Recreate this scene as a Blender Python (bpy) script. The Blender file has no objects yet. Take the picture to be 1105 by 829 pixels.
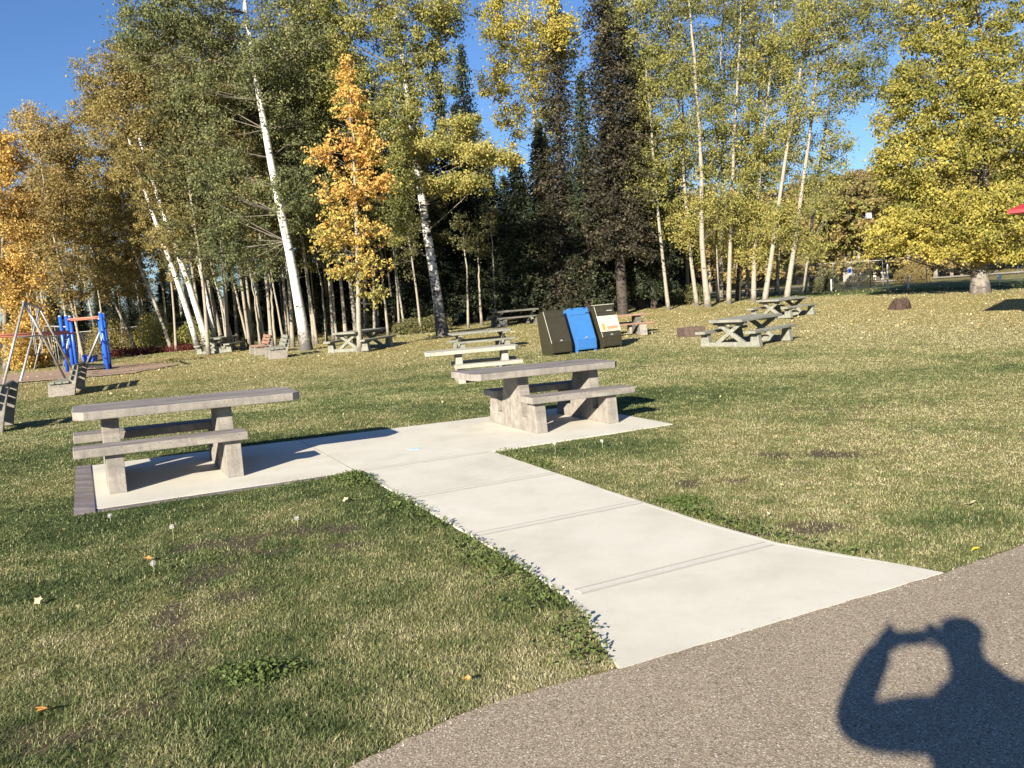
import bpy, bmesh, math, random
import numpy as np
from mathutils import Matrix, Vector
R = math.radians
sc = bpy.context.scene
rng = np.random.default_rng(7); random.seed(7)

# ------------------------------------------------------------------ camera
F0, W0, H0, CAMH = 865.0, 1105.0, 829.0, 1.65
def cam_axes(pitch, roll):
    f = np.array([0, math.cos(pitch), -math.sin(pitch)]); r = np.array([1., 0, 0]); u = np.cross(r, f)
    return f, r*math.cos(roll)-u*math.sin(roll), u*math.cos(roll)+r*math.sin(roll)
CF, CR, CU = cam_axes(R(6.5), R(4.5))            # true camera, z is up by gravity
SF, SR, SU = cam_axes(R(6.3), R(2.5))            # the same camera as seen from the gently tilted lawn plane
CAM = np.array([0, 0, CAMH])
M3 = np.stack([CR, CU, -CF], 1) @ np.stack([SR, SU, -SF], 1).T
cd = bpy.data.cameras.new('camera'); cam = bpy.data.objects.new('camera', cd); sc.collection.objects.link(cam)
cd.sensor_width = 36; cd.lens = F0/W0*36; cd.clip_start = .02; cd.clip_end = 6000
cam.matrix_world = Matrix([[CR[i], CU[i], -CF[i], CAM[i]] for i in range(3)]+[[0, 0, 0, 1]])
sc.camera = cam

def ray(px, py):
    return CF*F0+CR*(px-W0/2)-CU*(py-H0/2)
def P(px, py, y):                                 # world point on that line of sight at distance y
    d = ray(px, py); return CAM+d*(y/d[1])
def L2W(p):                                       # lawn-plane frame -> world
    return (np.asarray(p, float)-CAM) @ M3.T+CAM
NPL = M3[:, 2]; P0 = L2W([0, 0, 0])
def plane_z(x, y): return P0[2]-(NPL[0]*(x-P0[0])+NPL[1]*(y-P0[1]))/NPL[2]
def G(px, py, off=0):                             # line of sight -> lawn plane
    d = ray(px, py); t = ((P0+NPL*off-CAM)@NPL)/(d@NPL); return CAM+d*t
# slab frame u (along the tables), v (away), w (up)
EM = np.array([.8809, .4734, 0]); EN = np.array([-.4734, .8809, 0])
def UV(u, v, w=0): return L2W(EM*u+EN*v+np.array([0, 0, w]))
def to_uv(x, y):
    z = plane_z(x, y); q = (np.stack([x, y, z], -1)-CAM) @ M3 + CAM
    return q@EM, q@EN
def slab_matrix(u, v, w=0):
    a, b, c = M3@EM, M3@EN, NPL; o = UV(u, v, w)
    return Matrix([[a[i], b[i], c[i], o[i]] for i in range(3)]+[[0, 0, 0, 1]])

# ------------------------------------------------------------------ light
AS = ray(975, 686); AS = AS/np.linalg.norm(AS)     # direction the sunlight travels
sun_el = math.asin(-AS[2]); sun_az = math.atan2(-AS[0], -AS[1])
sd = bpy.data.lights.new('sun', 'SUN'); sun = bpy.data.objects.new('sun', sd); sc.collection.objects.link(sun)
sd.energy = 5.0; sd.angle = R(.55); sd.color = (1, .915, .77)
sun.rotation_euler = Vector(AS).to_track_quat('-Z', 'Y').to_euler()
w = bpy.data.worlds.new('World'); sc.world = w; w.use_nodes = True
nt = w.node_tree; bg = nt.nodes['Background']; sky = nt.nodes.new('ShaderNodeTexSky')
sky.sky_type = 'NISHITA'; sky.sun_disc = False; sky.sun_elevation = sun_el; sky.sun_rotation = sun_az
sky.air_density = 1.25; sky.dust_density = .1; sky.ozone_density = 3.0; sky.altitude = 600
tint = nt.nodes.new('ShaderNodeMix'); tint.data_type = 'RGBA'; tint.blend_type = 'MULTIPLY'; tint.inputs[0].default_value = 1; tint.inputs[7].default_value = (.60, .79, 1.12, 1)
nt.links.new(sky.outputs[0], tint.inputs[6]); nt.links.new(tint.outputs[2], bg.inputs[0]); bg.inputs[1].default_value = .052
sc.view_settings.view_transform = 'Standard'; sc.view_settings.look = 'None'
sc.view_settings.gamma = 1; sc.view_settings.exposure = 1.32
sc.cycles.max_bounces = 4; sc.cycles.transparent_max_bounces = 6
sc.cycles.diffuse_bounces = 2

# ------------------------------------------------------------------ materials
def lin(c): return tuple(((x/255+.055)/1.055)**2.4 if x > 10 else x/255/12.92 for x in c)+(1,)
class NM:
    def __init__(s, name, rough=.85, spec=.3):
        s.m = bpy.data.materials.new(name); s.m.use_nodes = True; s.t = s.m.node_tree
        s.b = s.t.nodes['Principled BSDF']; s.b.inputs['Roughness'].default_value = rough
        s.b.inputs['Specular IOR Level'].default_value = spec
    def n(s, ty, **kw):
        x = s.t.nodes.new(ty)
        for k, v in kw.items():
            if k in x.inputs: x.inputs[k].default_value = v
            else: setattr(x, k, v)
        return x
    def l(s, a, b): s.t.links.new(a, b)
    def coords(s, scale=(1, 1, 1), kind='Object'):
        c = s.n('ShaderNodeTexCoord'); mp = s.n('ShaderNodeMapping'); mp.inputs['Scale'].default_value = scale
        s.l(c.outputs[kind], mp.inputs[0]); return mp.outputs[0]
    def noise(s, co, scale, detail=5, rough=.6):
        x = s.n('ShaderNodeTexNoise'); x.inputs['Scale'].default_value = scale; x.inputs['Detail'].default_value = detail
        x.inputs['Roughness'].default_value = rough; s.l(co, x.inputs['Vector']); return x.outputs[0]
    def ramp(s, fac, stops, const=False):
        x = s.n('ShaderNodeValToRGB'); e = x.color_ramp.elements
        if const: x.color_ramp.interpolation = 'CONSTANT'
        while len(e) < len(stops): e.new(.5)
        for i, (p, c) in enumerate(stops):
            e[i].position = p; e[i].color = c if len(c) == 4 else tuple(c)+(1,)
        s.l(fac, x.inputs[0]); return x.outputs[0]
    def mix(s, fac, a, b, mode='MIX'):
        x = s.n('ShaderNodeMix', data_type='RGBA', blend_type=mode)
        for sock, v in ((x.inputs[0], fac), (x.inputs[6], a), (x.inputs[7], b)):
            if hasattr(v, 'links'): s.l(v, sock)
            else: sock.default_value = v if not isinstance(v, tuple) or len(v) == 4 else v+(1,)
        return x.outputs[2]
    def math(s, op, a, b=0):
        x = s.n('ShaderNodeMath', operation=op)
        for i, v in enumerate((a, b)):
            if hasattr(v, 'links'): s.l(v, x.inputs[i])
            else: x.inputs[i].default_value = v
        return x.outputs[0]
    def bump(s, h, st=.4, d=.01):
        x = s.n('ShaderNodeBump'); x.inputs['Strength'].default_value = st; x.inputs['Distance'].default_value = d
        s.l(h, x.inputs['Height']); s.l(x.outputs[0], s.b.inputs['Normal'])
    def col(s, c): s.l(c, s.b.inputs['Base Color']); return s
def g3(v): return (v, v, v, 1)

def mat_slab():
    k = NM('pale_concrete', .85, .2); co = k.coords()
    a = k.ramp(k.noise(co, 1.1, 6, .65), [(.3, (.50, .47, .385)), (.52, (.60, .57, .48)), (.75, (.66, .63, .545))])
    b = k.mix(k.ramp(k.noise(co, 300, 3), [(.35, g3(.82)), (.6, g3(1))]), (0, 0, 0, 1), a, 'MIX')
    st = k.ramp(k.noise(k.coords((1, 1, 1)), 2.6, 7, .75), [(.44, g3(0)), (.66, g3(.30))])
    c = k.mix(st, a, (.40, .36, .29, 1))
    sp = k.ramp(k.noise(co, 9, 5, .7), [(.66, g3(0)), (.74, g3(.3))])
    c = k.mix(sp, c, (.34, .31, .25, 1))
    big = k.ramp(k.noise(co, .55, 6, .7), [(.42, g3(0)), (.62, g3(.35))]); c = k.mix(big, c, (.50, .46, .38, 1))
    spk = k.ramp(k.noise(co, 70, 3, .6), [(.68, g3(0)), (.74, g3(.5))]); c = k.mix(spk, c, (.30, .26, .2, 1))
    k.col(c); k.bump(k.noise(k.coords((40, 400, 40)), 1, 4), .3, .003); return k.m
def mat_table(name='weathered_concrete', light=(.335, .305, .26), dark=(.19, .17, .15), top=(.185, .165, .158)):
    k = NM(name, .9, .15); co = k.coords(); st = k.coords((.55, 3.4, 3.4))
    n1 = k.noise(st, 2.6, 7, .72); n2 = k.noise(co, 9, 6, .7)
    a = k.ramp(n1, [(.34, dark+(1,)), (.47, tuple((x+y)/2*1.05 for x, y in zip(light, dark))+(1,)), (.62, light+(1,))])
    a = k.mix(k.ramp(n2, [(.36, g3(.5)), (.56, g3(0))]), a, dark+(1,)); a = k.mix(k.ramp(k.noise(k.coords((9, 9, 1.1)), 2, 5, .7), [(.45, g3(0)), (.65, g3(.45))]), a, tuple(x*.8 for x in dark)+(1,))
    ge = k.n('ShaderNodeNewGeometry'); sx = k.n('ShaderNodeSeparateXYZ'); k.l(ge.outputs['Normal'], sx.inputs[0])
    up = k.ramp(sx.outputs[2], [(.55, g3(0)), (.8, g3(.75))])
    tc = k.ramp(n1, [(.35, tuple(x*.62 for x in top)+(1,)), (.5, top+(1,)), (.68, tuple(min(1, x*1.75) for x in top)+(1,))])
    a = k.mix(up, a, tc)
    pit = k.ramp(k.noise(co, 60, 3), [(.30, g3(.55)), (.40, g3(1))]); a = k.mix(1.0, a, pit, 'MULTIPLY')
    k.col(a); k.bump(k.noise(st, 22, 6, .7), .45, .008); return k.m
def mat_asphalt():
    k = NM('worn_asphalt', .9, .25); co = k.coords()
    a = k.ramp(k.noise(co, .9, 5), [(.3, (.30, .243, .172)), (.7, (.43, .35, .252))])
    v = k.n('ShaderNodeTexVoronoi'); v.inputs['Scale'].default_value = 170; k.l(co, v.inputs['Vector'])
    sx = k.n('ShaderNodeSeparateColor'); k.l(v.outputs['Color'], sx.inputs[0])
    stone = k.ramp(sx.outputs[0], [(0, (.09, .07, .05)), (.25, (.25, .20, .142)), (.72, (.365, .297, .21)), (.93, (.49, .41, .31)), (.985, (.68, .62, .54))])
    c = k.mix(.72, a, stone)
    gap = k.ramp(v.outputs['Distance'], [(.35, g3(1)), (.75, g3(.55))]); c = k.mix(.8, c, gap, 'MULTIPLY')
    v2 = k.n('ShaderNodeTexVoronoi'); v2.inputs['Scale'].default_value = 26; k.l(co, v2.inputs['Vector'])
    dk = k.ramp(v2.outputs['Distance'], [(.10, g3(.45)), (.17, g3(1))]); s2 = k.n('ShaderNodeSeparateColor'); k.l(v2.outputs['Color'], s2.inputs[0])
    sel = k.ramp(s2.outputs[1], [(.78, g3(0)), (.8, g3(1))]); c = k.mix(k.math('MULTIPLY', sel, .9), c, k.mix(1.0, c, dk, 'MULTIPLY'))
    k.col(c); k.bump(v.outputs['Distance'], .35, .003); k.b.inputs['Normal'].links[0].from_node.invert = True; return k.m
GREEN_A, GREEN_B = (.035, .062, .014), (.085, .125, .03)
STRAW_A, STRAW_B = (.19, .165, .06), (.34, .28, .125)
def mat_ground():
    k = NM('lawn_soil', .95, .1); co = k.coords(); at = k.n('ShaderNodeAttribute', attribute_name='dry_shade'); bt = k.n('ShaderNodeAttribute', attribute_name='bare'); ft = k.n('ShaderNodeAttribute', attribute_name='litter')
    n1 = k.noise(co, 28, 6, .75); n2 = k.noise(co, 3.2, 6, .7)
    g = k.ramp(n1, [(.3, (.03, .04, .014)), (.48, (.075, .098, .032)), (.66, (.14, .165, .06))])
    s = k.ramp(n1, [(.3, (.085, .075, .03)), (.48, (.19, .165, .06)), (.66, (.33, .275, .12))])
    f = k.ramp(k.math('ADD', at.outputs['Fac'], k.math('MULTIPLY', k.math('SUBTRACT', n2, .5), 1.3)), [(.25, g3(0)), (.75, g3(1))])
    c = k.mix(f, g, s)
    soil = k.ramp(n1, [(.3, (.05, .038, .028)), (.7, (.14, .105, .075))])
    c = k.mix(bt.outputs['Fac'], c, soil)
    lit = k.ramp(k.noise(co, 9, 5, .8), [(.48, g3(0)), (.60, g3(1))])
    c = k.mix(k.math('MULTIPLY', lit, ft.outputs['Fac']), c, (.40, .27, .07, 1))
    k.col(c); k.bump(n1, .8, .03); return k.m
def mat_attr(name, stops, rough=.7, trans=.0, attr='rnd', spec=.2):
    """colour of each small blade or leaf from its own stored random number; thin leaves let light through"""
    k = NM(name, rough, spec); at = k.n('ShaderNodeAttribute', attribute_name=attr)
    c = k.ramp(at.outputs['Fac'], [(p, tuple(q)+(1,)) for p, q in stops]); k.col(c)
    if trans:
        tr = k.n('ShaderNodeBsdfTranslucent'); k.l(c, tr.inputs[0]); ms = k.n('ShaderNodeMixShader'); ms.inputs[0].default_value = trans
        k.l(k.b.outputs[0], ms.inputs[1]); k.l(tr.outputs[0], ms.inputs[2]); k.l(ms.outputs[0], k.t.nodes['Material Output'].inputs[0])
    return k.m
def mat_plain(name, c, rough=.6, spec=.3, metal=0, var=.15, scale=6):
    k = NM(name, rough, spec); k.b.inputs['Metallic'].default_value = metal; co = k.coords()
    k.col(k.ramp(k.noise(co, scale, 5), [(.3, tuple(x*(1-var) for x in c)+(1,)), (.7, tuple(min(1, x*(1+var)) for x in c)+(1,))])); return k.m
def mat_bark(name, base, dark, amount=.56, base_dark=1.6):
    k = NM(name, .85, .15); co = k.coords((3.2, 3.2, 8)); co2 = k.coords((1, 1, .8))
    a = k.ramp(k.noise(k.coords((9, 9, 2)), 1.5, 4), [(.3, tuple(x*.8 for x in base)+(1,)), (.7, base+(1,))])
    m = k.ramp(k.noise(co, 1.0, 6, .7), [(amount, g3(0)), (amount+.05, g3(1))])
    c = k.mix(m, a, dark+(1,))
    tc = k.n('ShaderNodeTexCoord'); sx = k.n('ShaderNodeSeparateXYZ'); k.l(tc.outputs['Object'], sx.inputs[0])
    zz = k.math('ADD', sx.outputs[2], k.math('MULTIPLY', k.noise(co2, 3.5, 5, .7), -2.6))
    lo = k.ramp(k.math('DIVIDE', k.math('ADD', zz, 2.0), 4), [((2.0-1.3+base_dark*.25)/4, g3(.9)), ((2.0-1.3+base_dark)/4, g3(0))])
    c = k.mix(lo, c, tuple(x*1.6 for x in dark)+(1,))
    k.col(c); k.bump(k.noise(co, 2, 5), .5, .02); return k.m

M = {}
M['slab'] = mat_slab(); M['table'] = mat_table(); M['asphalt'] = mat_asphalt(); M['ground'] = mat_ground()
M['white_table'] = mat_table('pale_concrete_table', (.43, .405, .335), (.29, .27, .22), (.37, .35, .29))
M['grey_table'] = mat_table('grey_green_concrete', (.285, .285, .23), (.17, .17, .14), (.25, .245, .20))
M['red_plank'] = mat_table('reddish_planks', (.36, .21, .135), (.18, .10, .07), (.42, .29, .22))
M['dark_table'] = mat_table('dark_weathered_wood', (.20, .19, .16), (.10, .095, .08), (.30, .29, .25))
M['border'] = mat_table('dark_kerb', (.22, .195, .18), (.12, .105, .10), (.17, .15, .15))
M['joint'] = mat_plain('joint_concrete', (.53, .50, .435), .9, .1, var=.05, scale=20)
M['groove'] = mat_plain('groove_grey_dirt', (.42, .395, .34), .95, .1, var=.07, scale=30)
M['slab_side'] = mat_plain('slab_side_concrete', (.33, .30, .25), .95, .1, var=.25, scale=12)
M['olive'] = mat_plain('olive_brown_paint', (.036, .032, .018), .45, .4, var=.12)
M['blue'] = mat_plain('bright_blue_paint', (.04, .155, .40), .4, .4, var=.08)
M['play_blue'] = mat_plain('playground_blue_paint', (.02, .10, .52), .35, .5, var=.1)
M['coral'] = mat_plain('coral_orange_paint', (.45, .17, .11), .4, .4, var=.12)
M['galv'] = mat_plain('galvanised_steel', (.36, .36, .35), .45, .5, .4, var=.15, scale=20)
M['black'] = mat_plain('black_rubber', (.02, .02, .022), .7, .3)
M['white'] = mat_plain('white_paint', (.78, .77, .73), .6, .3, var=.05)
M['white_edge'] = mat_plain('worn_pale_edge', (.42, .40, .32), .5, .4)
M['rust'] = mat_plain('rusty_steel', (.105, .075, .06), .85, .2, var=.4, scale=15)
M['roof_dark'] = mat_plain('dark_shingle', (.10, .09, .085), .9, .1, var=.3, scale=10)
M['red'] = mat_plain('red_metal_roof', (.30, .03, .035), .4, .4, var=.1)
M['wood'] = mat_plain('brown_timber', (.22, .14, .08), .8, .2, var=.3, scale=8)
M['sand'] = mat_plain('playground_sand', (.33, .235, .165), .95, .1, var=.22, scale=5)
M['skin'] = mat_plain('skin', (.52, .32, .24), .55, .3, var=.05)
M['jacket'] = mat_plain('navy_jacket', (.03, .04, .08), .85, .2, var=.1)
M['trousers'] = mat_plain('grey_trousers', (.08, .08, .09), .9, .2, var=.1)
M['hair'] = mat_plain('brown_hair', (.05, .03, .02), .7, .3, var=.2)
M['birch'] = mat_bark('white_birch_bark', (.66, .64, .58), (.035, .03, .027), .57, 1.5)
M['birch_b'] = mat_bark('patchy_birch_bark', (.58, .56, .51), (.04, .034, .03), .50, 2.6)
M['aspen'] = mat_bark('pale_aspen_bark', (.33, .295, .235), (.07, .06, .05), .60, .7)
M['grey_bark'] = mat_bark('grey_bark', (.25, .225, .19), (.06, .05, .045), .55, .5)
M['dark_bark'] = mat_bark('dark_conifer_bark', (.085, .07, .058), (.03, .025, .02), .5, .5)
M['limb'] = mat_plain('grey_brown_limbs', (.16, .14, .115), .9, .1, var=.3, scale=4)
def leafmat(name, cols, trans=.38):
    n = len(cols); return mat_attr(name, [((i+.0)/(n-1) if n > 1 else 0, c) for i, c in enumerate(cols)], .6, trans)
M['leaf_green'] = leafmat('muted_green_leaves', [(.10, .12, .055), (.18, .20, .085), (.27, .275, .115), (.38, .34, .14)])
M['leaf_lime'] = leafmat('yellow_green_leaves', [(.12, .14, .045), (.22, .23, .07), (.35, .33, .10), (.50, .42, .13)])
M['leaf_yellow'] = leafmat('golden_yellow_leaves', [(.17, .18, .045), (.34, .31, .075), (.52, .44, .10), (.68, .54, .13)])
M['leaf_olive'] = leafmat('olive_gold_leaves', [(.13, .12, .05), (.24, .20, .075), (.35, .28, .10), (.46, .35, .12)])
M['leaf_orange'] = leafmat('orange_leaves', [(.26, .18, .07), (.46, .31, .10), (.64, .43, .13), (.72, .54, .18)])
M['leaf_or_mix'] = leafmat('orange_and_green_leaves', [(.27, .27, .09), (.50, .42, .12), (.72, .50, .14), (.70, .40, .12)])
M['leaf_dullgreen'] = leafmat('dull_green_leaves', [(.07, .075, .035), (.13, .135, .055), (.21, .20, .08), (.30, .26, .10)])
M['leaf_brown'] = leafmat('brown_gold_leaves', [(.17, .13, .06), (.28, .215, .085), (.40, .30, .11), (.50, .38, .15)])
M['needle'] = leafmat('dark_spruce_needles', [(.014, .022, .013), (.030, .042, .022), (.055, .065, .032), (.10, .105, .052)], .15)
M['needle_brown'] = leafmat('grey_brown_needles', [(.014, .016, .010), (.034, .032, .020), (.075, .065, .040), (.15, .125, .075)], .15)
M['red_leaf'] = leafmat('dark_red_leaves', [(.06, .025, .02), (.12, .03, .028), (.20, .045, .04), (.24, .12, .06)])
M['weed'] = leafmat('bright_weed_leaves', [(.055, .08, .025), (.10, .14, .04), (.16, .20, .06), (.23, .26, .09)])
M['blade'] = mat_attr('grass_blades', [(0, (.045, .066, .024)), (.22, (.10, .138, .045)), (.42, (.175, .205, .075)), (.60, (.275, .27, .12)), (.8, (.40, .36, .19)), (1, (.52, .47, .29))], .6, .3)
M['litter'] = mat_attr('fallen_leaves', [(0, (.30, .20, .09)), (.35, (.46, .35, .14)), (.7, (.58, .48, .24)), (1, (.66, .60, .40))], .6, .15)

# ------------------------------------------------------------------ object helpers
def link(o): sc.collection.objects.link(o); return o
def tag(o, label=None, cat=None, group=None, kind=None):
    if label: o['label'] = label
    if cat: o['category'] = cat
    if group: o['group'] = group
    if kind: o['kind'] = kind
    return o
def thing(name, label, cat, loc=(0, 0, 0), rz=0, group=None, mw=None):
    o = link(bpy.data.objects.new(name, None)); o.empty_display_size = .2
    if mw is not None: o.matrix_world = mw
    else: o.location = tuple(loc); o.rotation_euler = (0, 0, rz)
    return tag(o, label, cat, group)
def fast(name, verts, faces, mat, parent=None, attr=None, smooth=False, attrs=None):
    """faces: (M,k) array, or list of such arrays"""
    me = bpy.data.meshes.new(name); verts = np.asarray(verts, np.float32)
    fl = faces if isinstance(faces, list) else [faces]
    fl = [np.asarray(f, np.int32) for f in fl if len(f)]
    loops = np.concatenate([f.ravel() for f in fl]); tot = np.concatenate([np.full(len(f), f.shape[1], np.int32) for f in fl])
    st = np.concatenate([[0], np.cumsum(tot)[:-1]]).astype(np.int32)
    me.vertices.add(len(verts)); me.vertices.foreach_set('co', verts.ravel())
    me.loops.add(len(loops)); me.loops.foreach_set('vertex_index', loops)
    me.polygons.add(len(tot)); me.polygons.foreach_set('loop_start', st)
    me.polygons.foreach_set('use_smooth', np.full(len(tot), smooth, bool))
    me.update(calc_edges=True)
    if attr is not None:
        a = me.attributes.new('rnd', 'FLOAT', 'FACE'); a.data.foreach_set('value', np.asarray(attr, np.float32))
    for k, v in (attrs or {}).items():
        a = me.attributes.new(k, 'FLOAT', 'POINT'); a.data.foreach_set('value', np.asarray(v, np.float32))
    me.materials.append(mat); o = bpy.data.objects.new(name, me); link(o)
    if parent: o.parent = parent
    return o
class MB:
    """collects boxes, prisms and tubes and links them as one mesh"""
    def __init__(s): s.v = []; s.f = []
    def add(s, vs, fs):
        n = len(s.v); s.v += [tuple(map(float, p)) for p in vs]; s.f += [tuple(i+n for i in f) for f in fs]; return s
    def box(s, lo, hi, mtx=None):
        x0, y0, z0 = lo; x1, y1, z1 = hi
        v = [(x0, y0, z0), (x1, y0, z0), (x1, y1, z0), (x0, y1, z0), (x0, y0, z1), (x1, y0, z1), (x1, y1, z1), (x0, y1, z1)]
        if mtx: v = [tuple(mtx@Vector(p)) for p in v]
        return s.add(v, [(0, 3, 2, 1), (4, 5, 6, 7), (0, 1, 5, 4), (1, 2, 6, 5), (2, 3, 7, 6), (3, 0, 4, 7)])
    def prism(s, poly, a, b, axis='x', taper=1.0):
        """poly of 2-D points extruded from a to b along the axis"""
        n = len(poly)
        def pt(p, t):
            return (t, p[0], p[1]) if axis == 'x' else (p[0], t, p[1]) if axis == 'y' else (p[0], p[1], t)
        v = [pt(p, a) for p in poly]+[pt(p, b) for p in poly]
        return s.add(v, [tuple(range(n))[::-1], tuple(range(n, 2*n))]+[(i, (i+1) % n, n+(i+1) % n, n+i) for i in range(n)])
    def tube(s, pts, rs, n=8):
        pts = [Vector(p) for p in pts]
        if not hasattr(rs, '__len__'): rs = [rs]*len(pts)
        vs = []; up = None
        for i, p in enumerate(pts):
            d = (pts[min(i+1, len(pts)-1)]-pts[max(i-1, 0)]).normalized()
            a = d.orthogonal().normalized() if up is None else (up-d*up.dot(d)).normalized(); up = a; b = d.cross(a)
            vs += [p+(a*math.cos(t)+b*math.sin(t))*rs[i] for t in [2*math.pi*k/n for k in range(n)]]
        f = [(i*n+k, i*n+(k+1) % n, (i+1)*n+(k+1) % n, (i+1)*n+k) for i in range(len(pts)-1) for k in range(n)]
        f += [tuple(range(n))[::-1], tuple((len(pts)-1)*n+k for k in range(n))]
        return s.add(vs, f)
    def build(s, name, mat, parent=None, bevel=0, smooth=False, seg=2):
        me = bpy.data.meshes.new(name); me.from_pydata(s.v, [], s.f); me.materials.append(mat)
        bm = bmesh.new(); bm.from_mesh(me); bmesh.ops.recalc_face_normals(bm, faces=bm.faces)
        if bevel: bmesh.ops.bevel(bm, geom=[e for e in bm.edges if e.calc_face_angle(0) > .5], offset=bevel, segments=seg, affect='EDGES', profile=.6)
        bm.to_mesh(me); bm.free()
        if smooth:
            for p in me.polygons: p.use_smooth = True
        o = link(bpy.data.objects.new(name, me))
        if parent: o.parent = parent
        return o
def copy_tree(o, parent=None):
    c = o.copy(); link(c)
    if parent: c.parent = parent
    for ch in list(o.children): copy_tree(ch, c)
    return c

# ------------------------------------------------------------------ terrain
ANCH = [(8, 467, 14.6), (75, 426, 24), (78, 400, 36), (5, 416, 26), (240, 383, 40), (330, 379, 36), (388, 378, 31), (415, 380, 31), (300, 387, 31),
        (478, 362, 36), (548, 351, 42), (520, 375, 30), (515, 410, 18.5), (605, 382, 24), (670, 376, 24), (685, 362, 29), (800, 375, 22),
        (850, 343, 33), (770, 327, 43), (1058, 316, 37), (970, 334, 33), (953, 311, 55), (620, 335, 50), (180, 381, 44), (150, 383, 48), (100, 396, 38)]
AP = [P(*a) for a in ANCH]
for (x, y) in [(-2, 4), (3, 4), (8, 4), (-4, 8), (1, 9), (6, 9), (-1.5, 12.5), (3, 12.5), (-6, 5), (-10, 3), (12, 8), (7.5, 14), (0, 0), (-8, -6), (8, -6), (0, -10)]:
    AP.append(np.array([x, y, plane_z(x, y)]))
for (x, y, z) in [(-50, 70, -.5), (0, 80, -.1), (50, 80, -.3), (90, 60, -.4), (-70, 30, -.5), (0, 120, -.2), (70, 120, -.2), (-70, 110, -.5), (-30, -20, -.3), (40, -20, -.5), (40, 20, -.7)]:
    AP.append(np.array([x, y, z]))
AP = np.array(AP)
def tps_k(d2): return d2*np.log(d2+1e-9)*.5
A2 = AP[:, :2]; K = tps_k(((A2[:, None]-A2[None])**2).sum(-1))+np.eye(len(A2))*6.0
Q = np.concatenate([np.ones((len(A2), 1)), A2], 1)
SOL = np.linalg.solve(np.block([[K, Q], [Q.T, np.zeros((3, 3))]]), np.concatenate([AP[:, 2], np.zeros(3)]))
def sstep(t): t = np.clip(t, 0, 1); return t*t*(3-2*t)
def terrain(x, y):
    x = np.atleast_1d(np.asarray(x, float)); y = np.atleast_1d(np.asarray(y, float)); z = np.empty(len(x))
    for s in range(0, len(x), 40000):
        X, Y = x[s:s+40000], y[s:s+40000]
        d2 = (X[:, None]-A2[None, :, 0])**2+(Y[:, None]-A2[None, :, 1])**2
        z[s:s+40000] = tps_k(d2)@SOL[:len(A2)]+SOL[-3]+SOL[-2]*X+SOL[-1]*Y
    r = np.hypot(x, y); t = sstep((r-10.8)/5)
    z = (plane_z(x, y)-.010)*(1-t)+z*t
    far = sstep((r-75)/45); z = z*(1-far)+(-.25)*far
    # wooded rise beyond the road at the right
    az = np.degrees(np.arctan2(x, y)); z += 17*sstep((r-120)/130)*np.exp(-((az-24)/26)**4)
    return z
def T1(x, y): return float(terrain(x, y)[0])
def vnoise(x, y, s, seed=0):
    x = x*s+seed*17.3; y = y*s+seed*9.1; xi = np.floor(x); yi = np.floor(y); fx = x-xi; fy = y-yi
    fx = fx*fx*(3-2*fx); fy = fy*fy*(3-2*fy)
    def h(a, b): v = np.sin(a*127.1+b*311.7+seed*74.7)*43758.5453; return v-np.floor(v)
    return (h(xi, yi)*(1-fx)+h(xi+1, yi)*fx)*(1-fy)+(h(xi, yi+1)*(1-fx)+h(xi+1, yi+1)*fx)*fy
def fbm(x, y, s, seed=0, o=4):
    return sum(vnoise(x, y, s*2**i, seed+i)*.5**i for i in range(o))/sum(.5**i for i in range(o))
BARE = [(195, 690, .12, .34), (180, 735, .16, .3), (186, 655, .2, .25), (230, 625, .22, .2), (270, 605, .4, .25), (310, 572, .5, .18), (230, 590, .3, .2), (60, 790, .2, .14), (420, 700, .12, .1), (110, 805, .16, .12),
        (880, 490, .7, .22), (835, 570, .5, .14), (760, 520, .5, .12), (900, 440, .8, .15), (720, 390, .8, .2), (630, 780, .1, .06), (255, 640, .2, .12), (640, 690, .08, .05), (345, 590, .3, .1), (500, 610, .2, .1)]
BW = [(G(a, b), c, d) for a, b, c, d in BARE]
GREENP = [(385, 515, .45, .16), (610, 655, .5, .25), (735, 540, .3, .12), (440, 555, .5, .2), (275, 725, .25, .14), (900, 592, .9, .12), (1040, 560, .5, .3), (20, 560, 1.6, 1.2), (200, 480, 3, 1), (450, 440, 3, 1.1), (40, 640, .8, .5), (650, 480, 1.5, .35), (20, 500, 2, 1), (750, 420, 3, 1.2), (1000, 400, 4, 1.5)]
GW = [(G(a, b), c, d) for a, b, c, d in GREENP]
def blob(x, y, lst):
    o = np.zeros(len(x))
    for c, rx, ry in lst: o = np.maximum(o, np.exp(-(((x-c[0])/rx)**2+((y-c[1])/ry)**2)))
    return o
def dryness_shade(x, y):
    r = np.hypot(x, y); az = np.degrees(np.arctan2(x, y))
    d = .50+.75*(fbm(x, y, .9, 3)-.5)+.55*(fbm(x, y, .22, 5)-.5)
    d += .16*sstep((az+8)/22)*sstep((r-5)/4)                        # straw coloured to the right
    d += .20*sstep((r-18)/9)                                         # tired far lawn
    d += .20*np.exp(-((x-.3)/1.3)**2-((y-3.0)/1.0)**2)                # worn corner by the path
    d -= .30*blob(x, y, GW)*(1-.3*sstep((r-12)/8))
    d -= .9*sstep((r-44)/4)*(1-sstep((r-66)/6))*sstep((az-12)/5)  # shaded band around the right fence, painted into the colour as darker green
    return np.clip(d, 0, 1)
def bareness(x, y): return np.clip(3.2*blob(x, y, BW)*sstep((fbm(x, y, 4.5, 9, 5)-.36)/.3)*(.35+1.1*fbm(x, y, 19, 15))-.3, 0, .9)
def litterness(x, y):
    r = np.hypot(x, y); return np.clip(sstep((r-24)/9)*(1-sstep((r-43)/4))*.9*(.4+fbm(x, y, .35, 12)), 0, 1)
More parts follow.
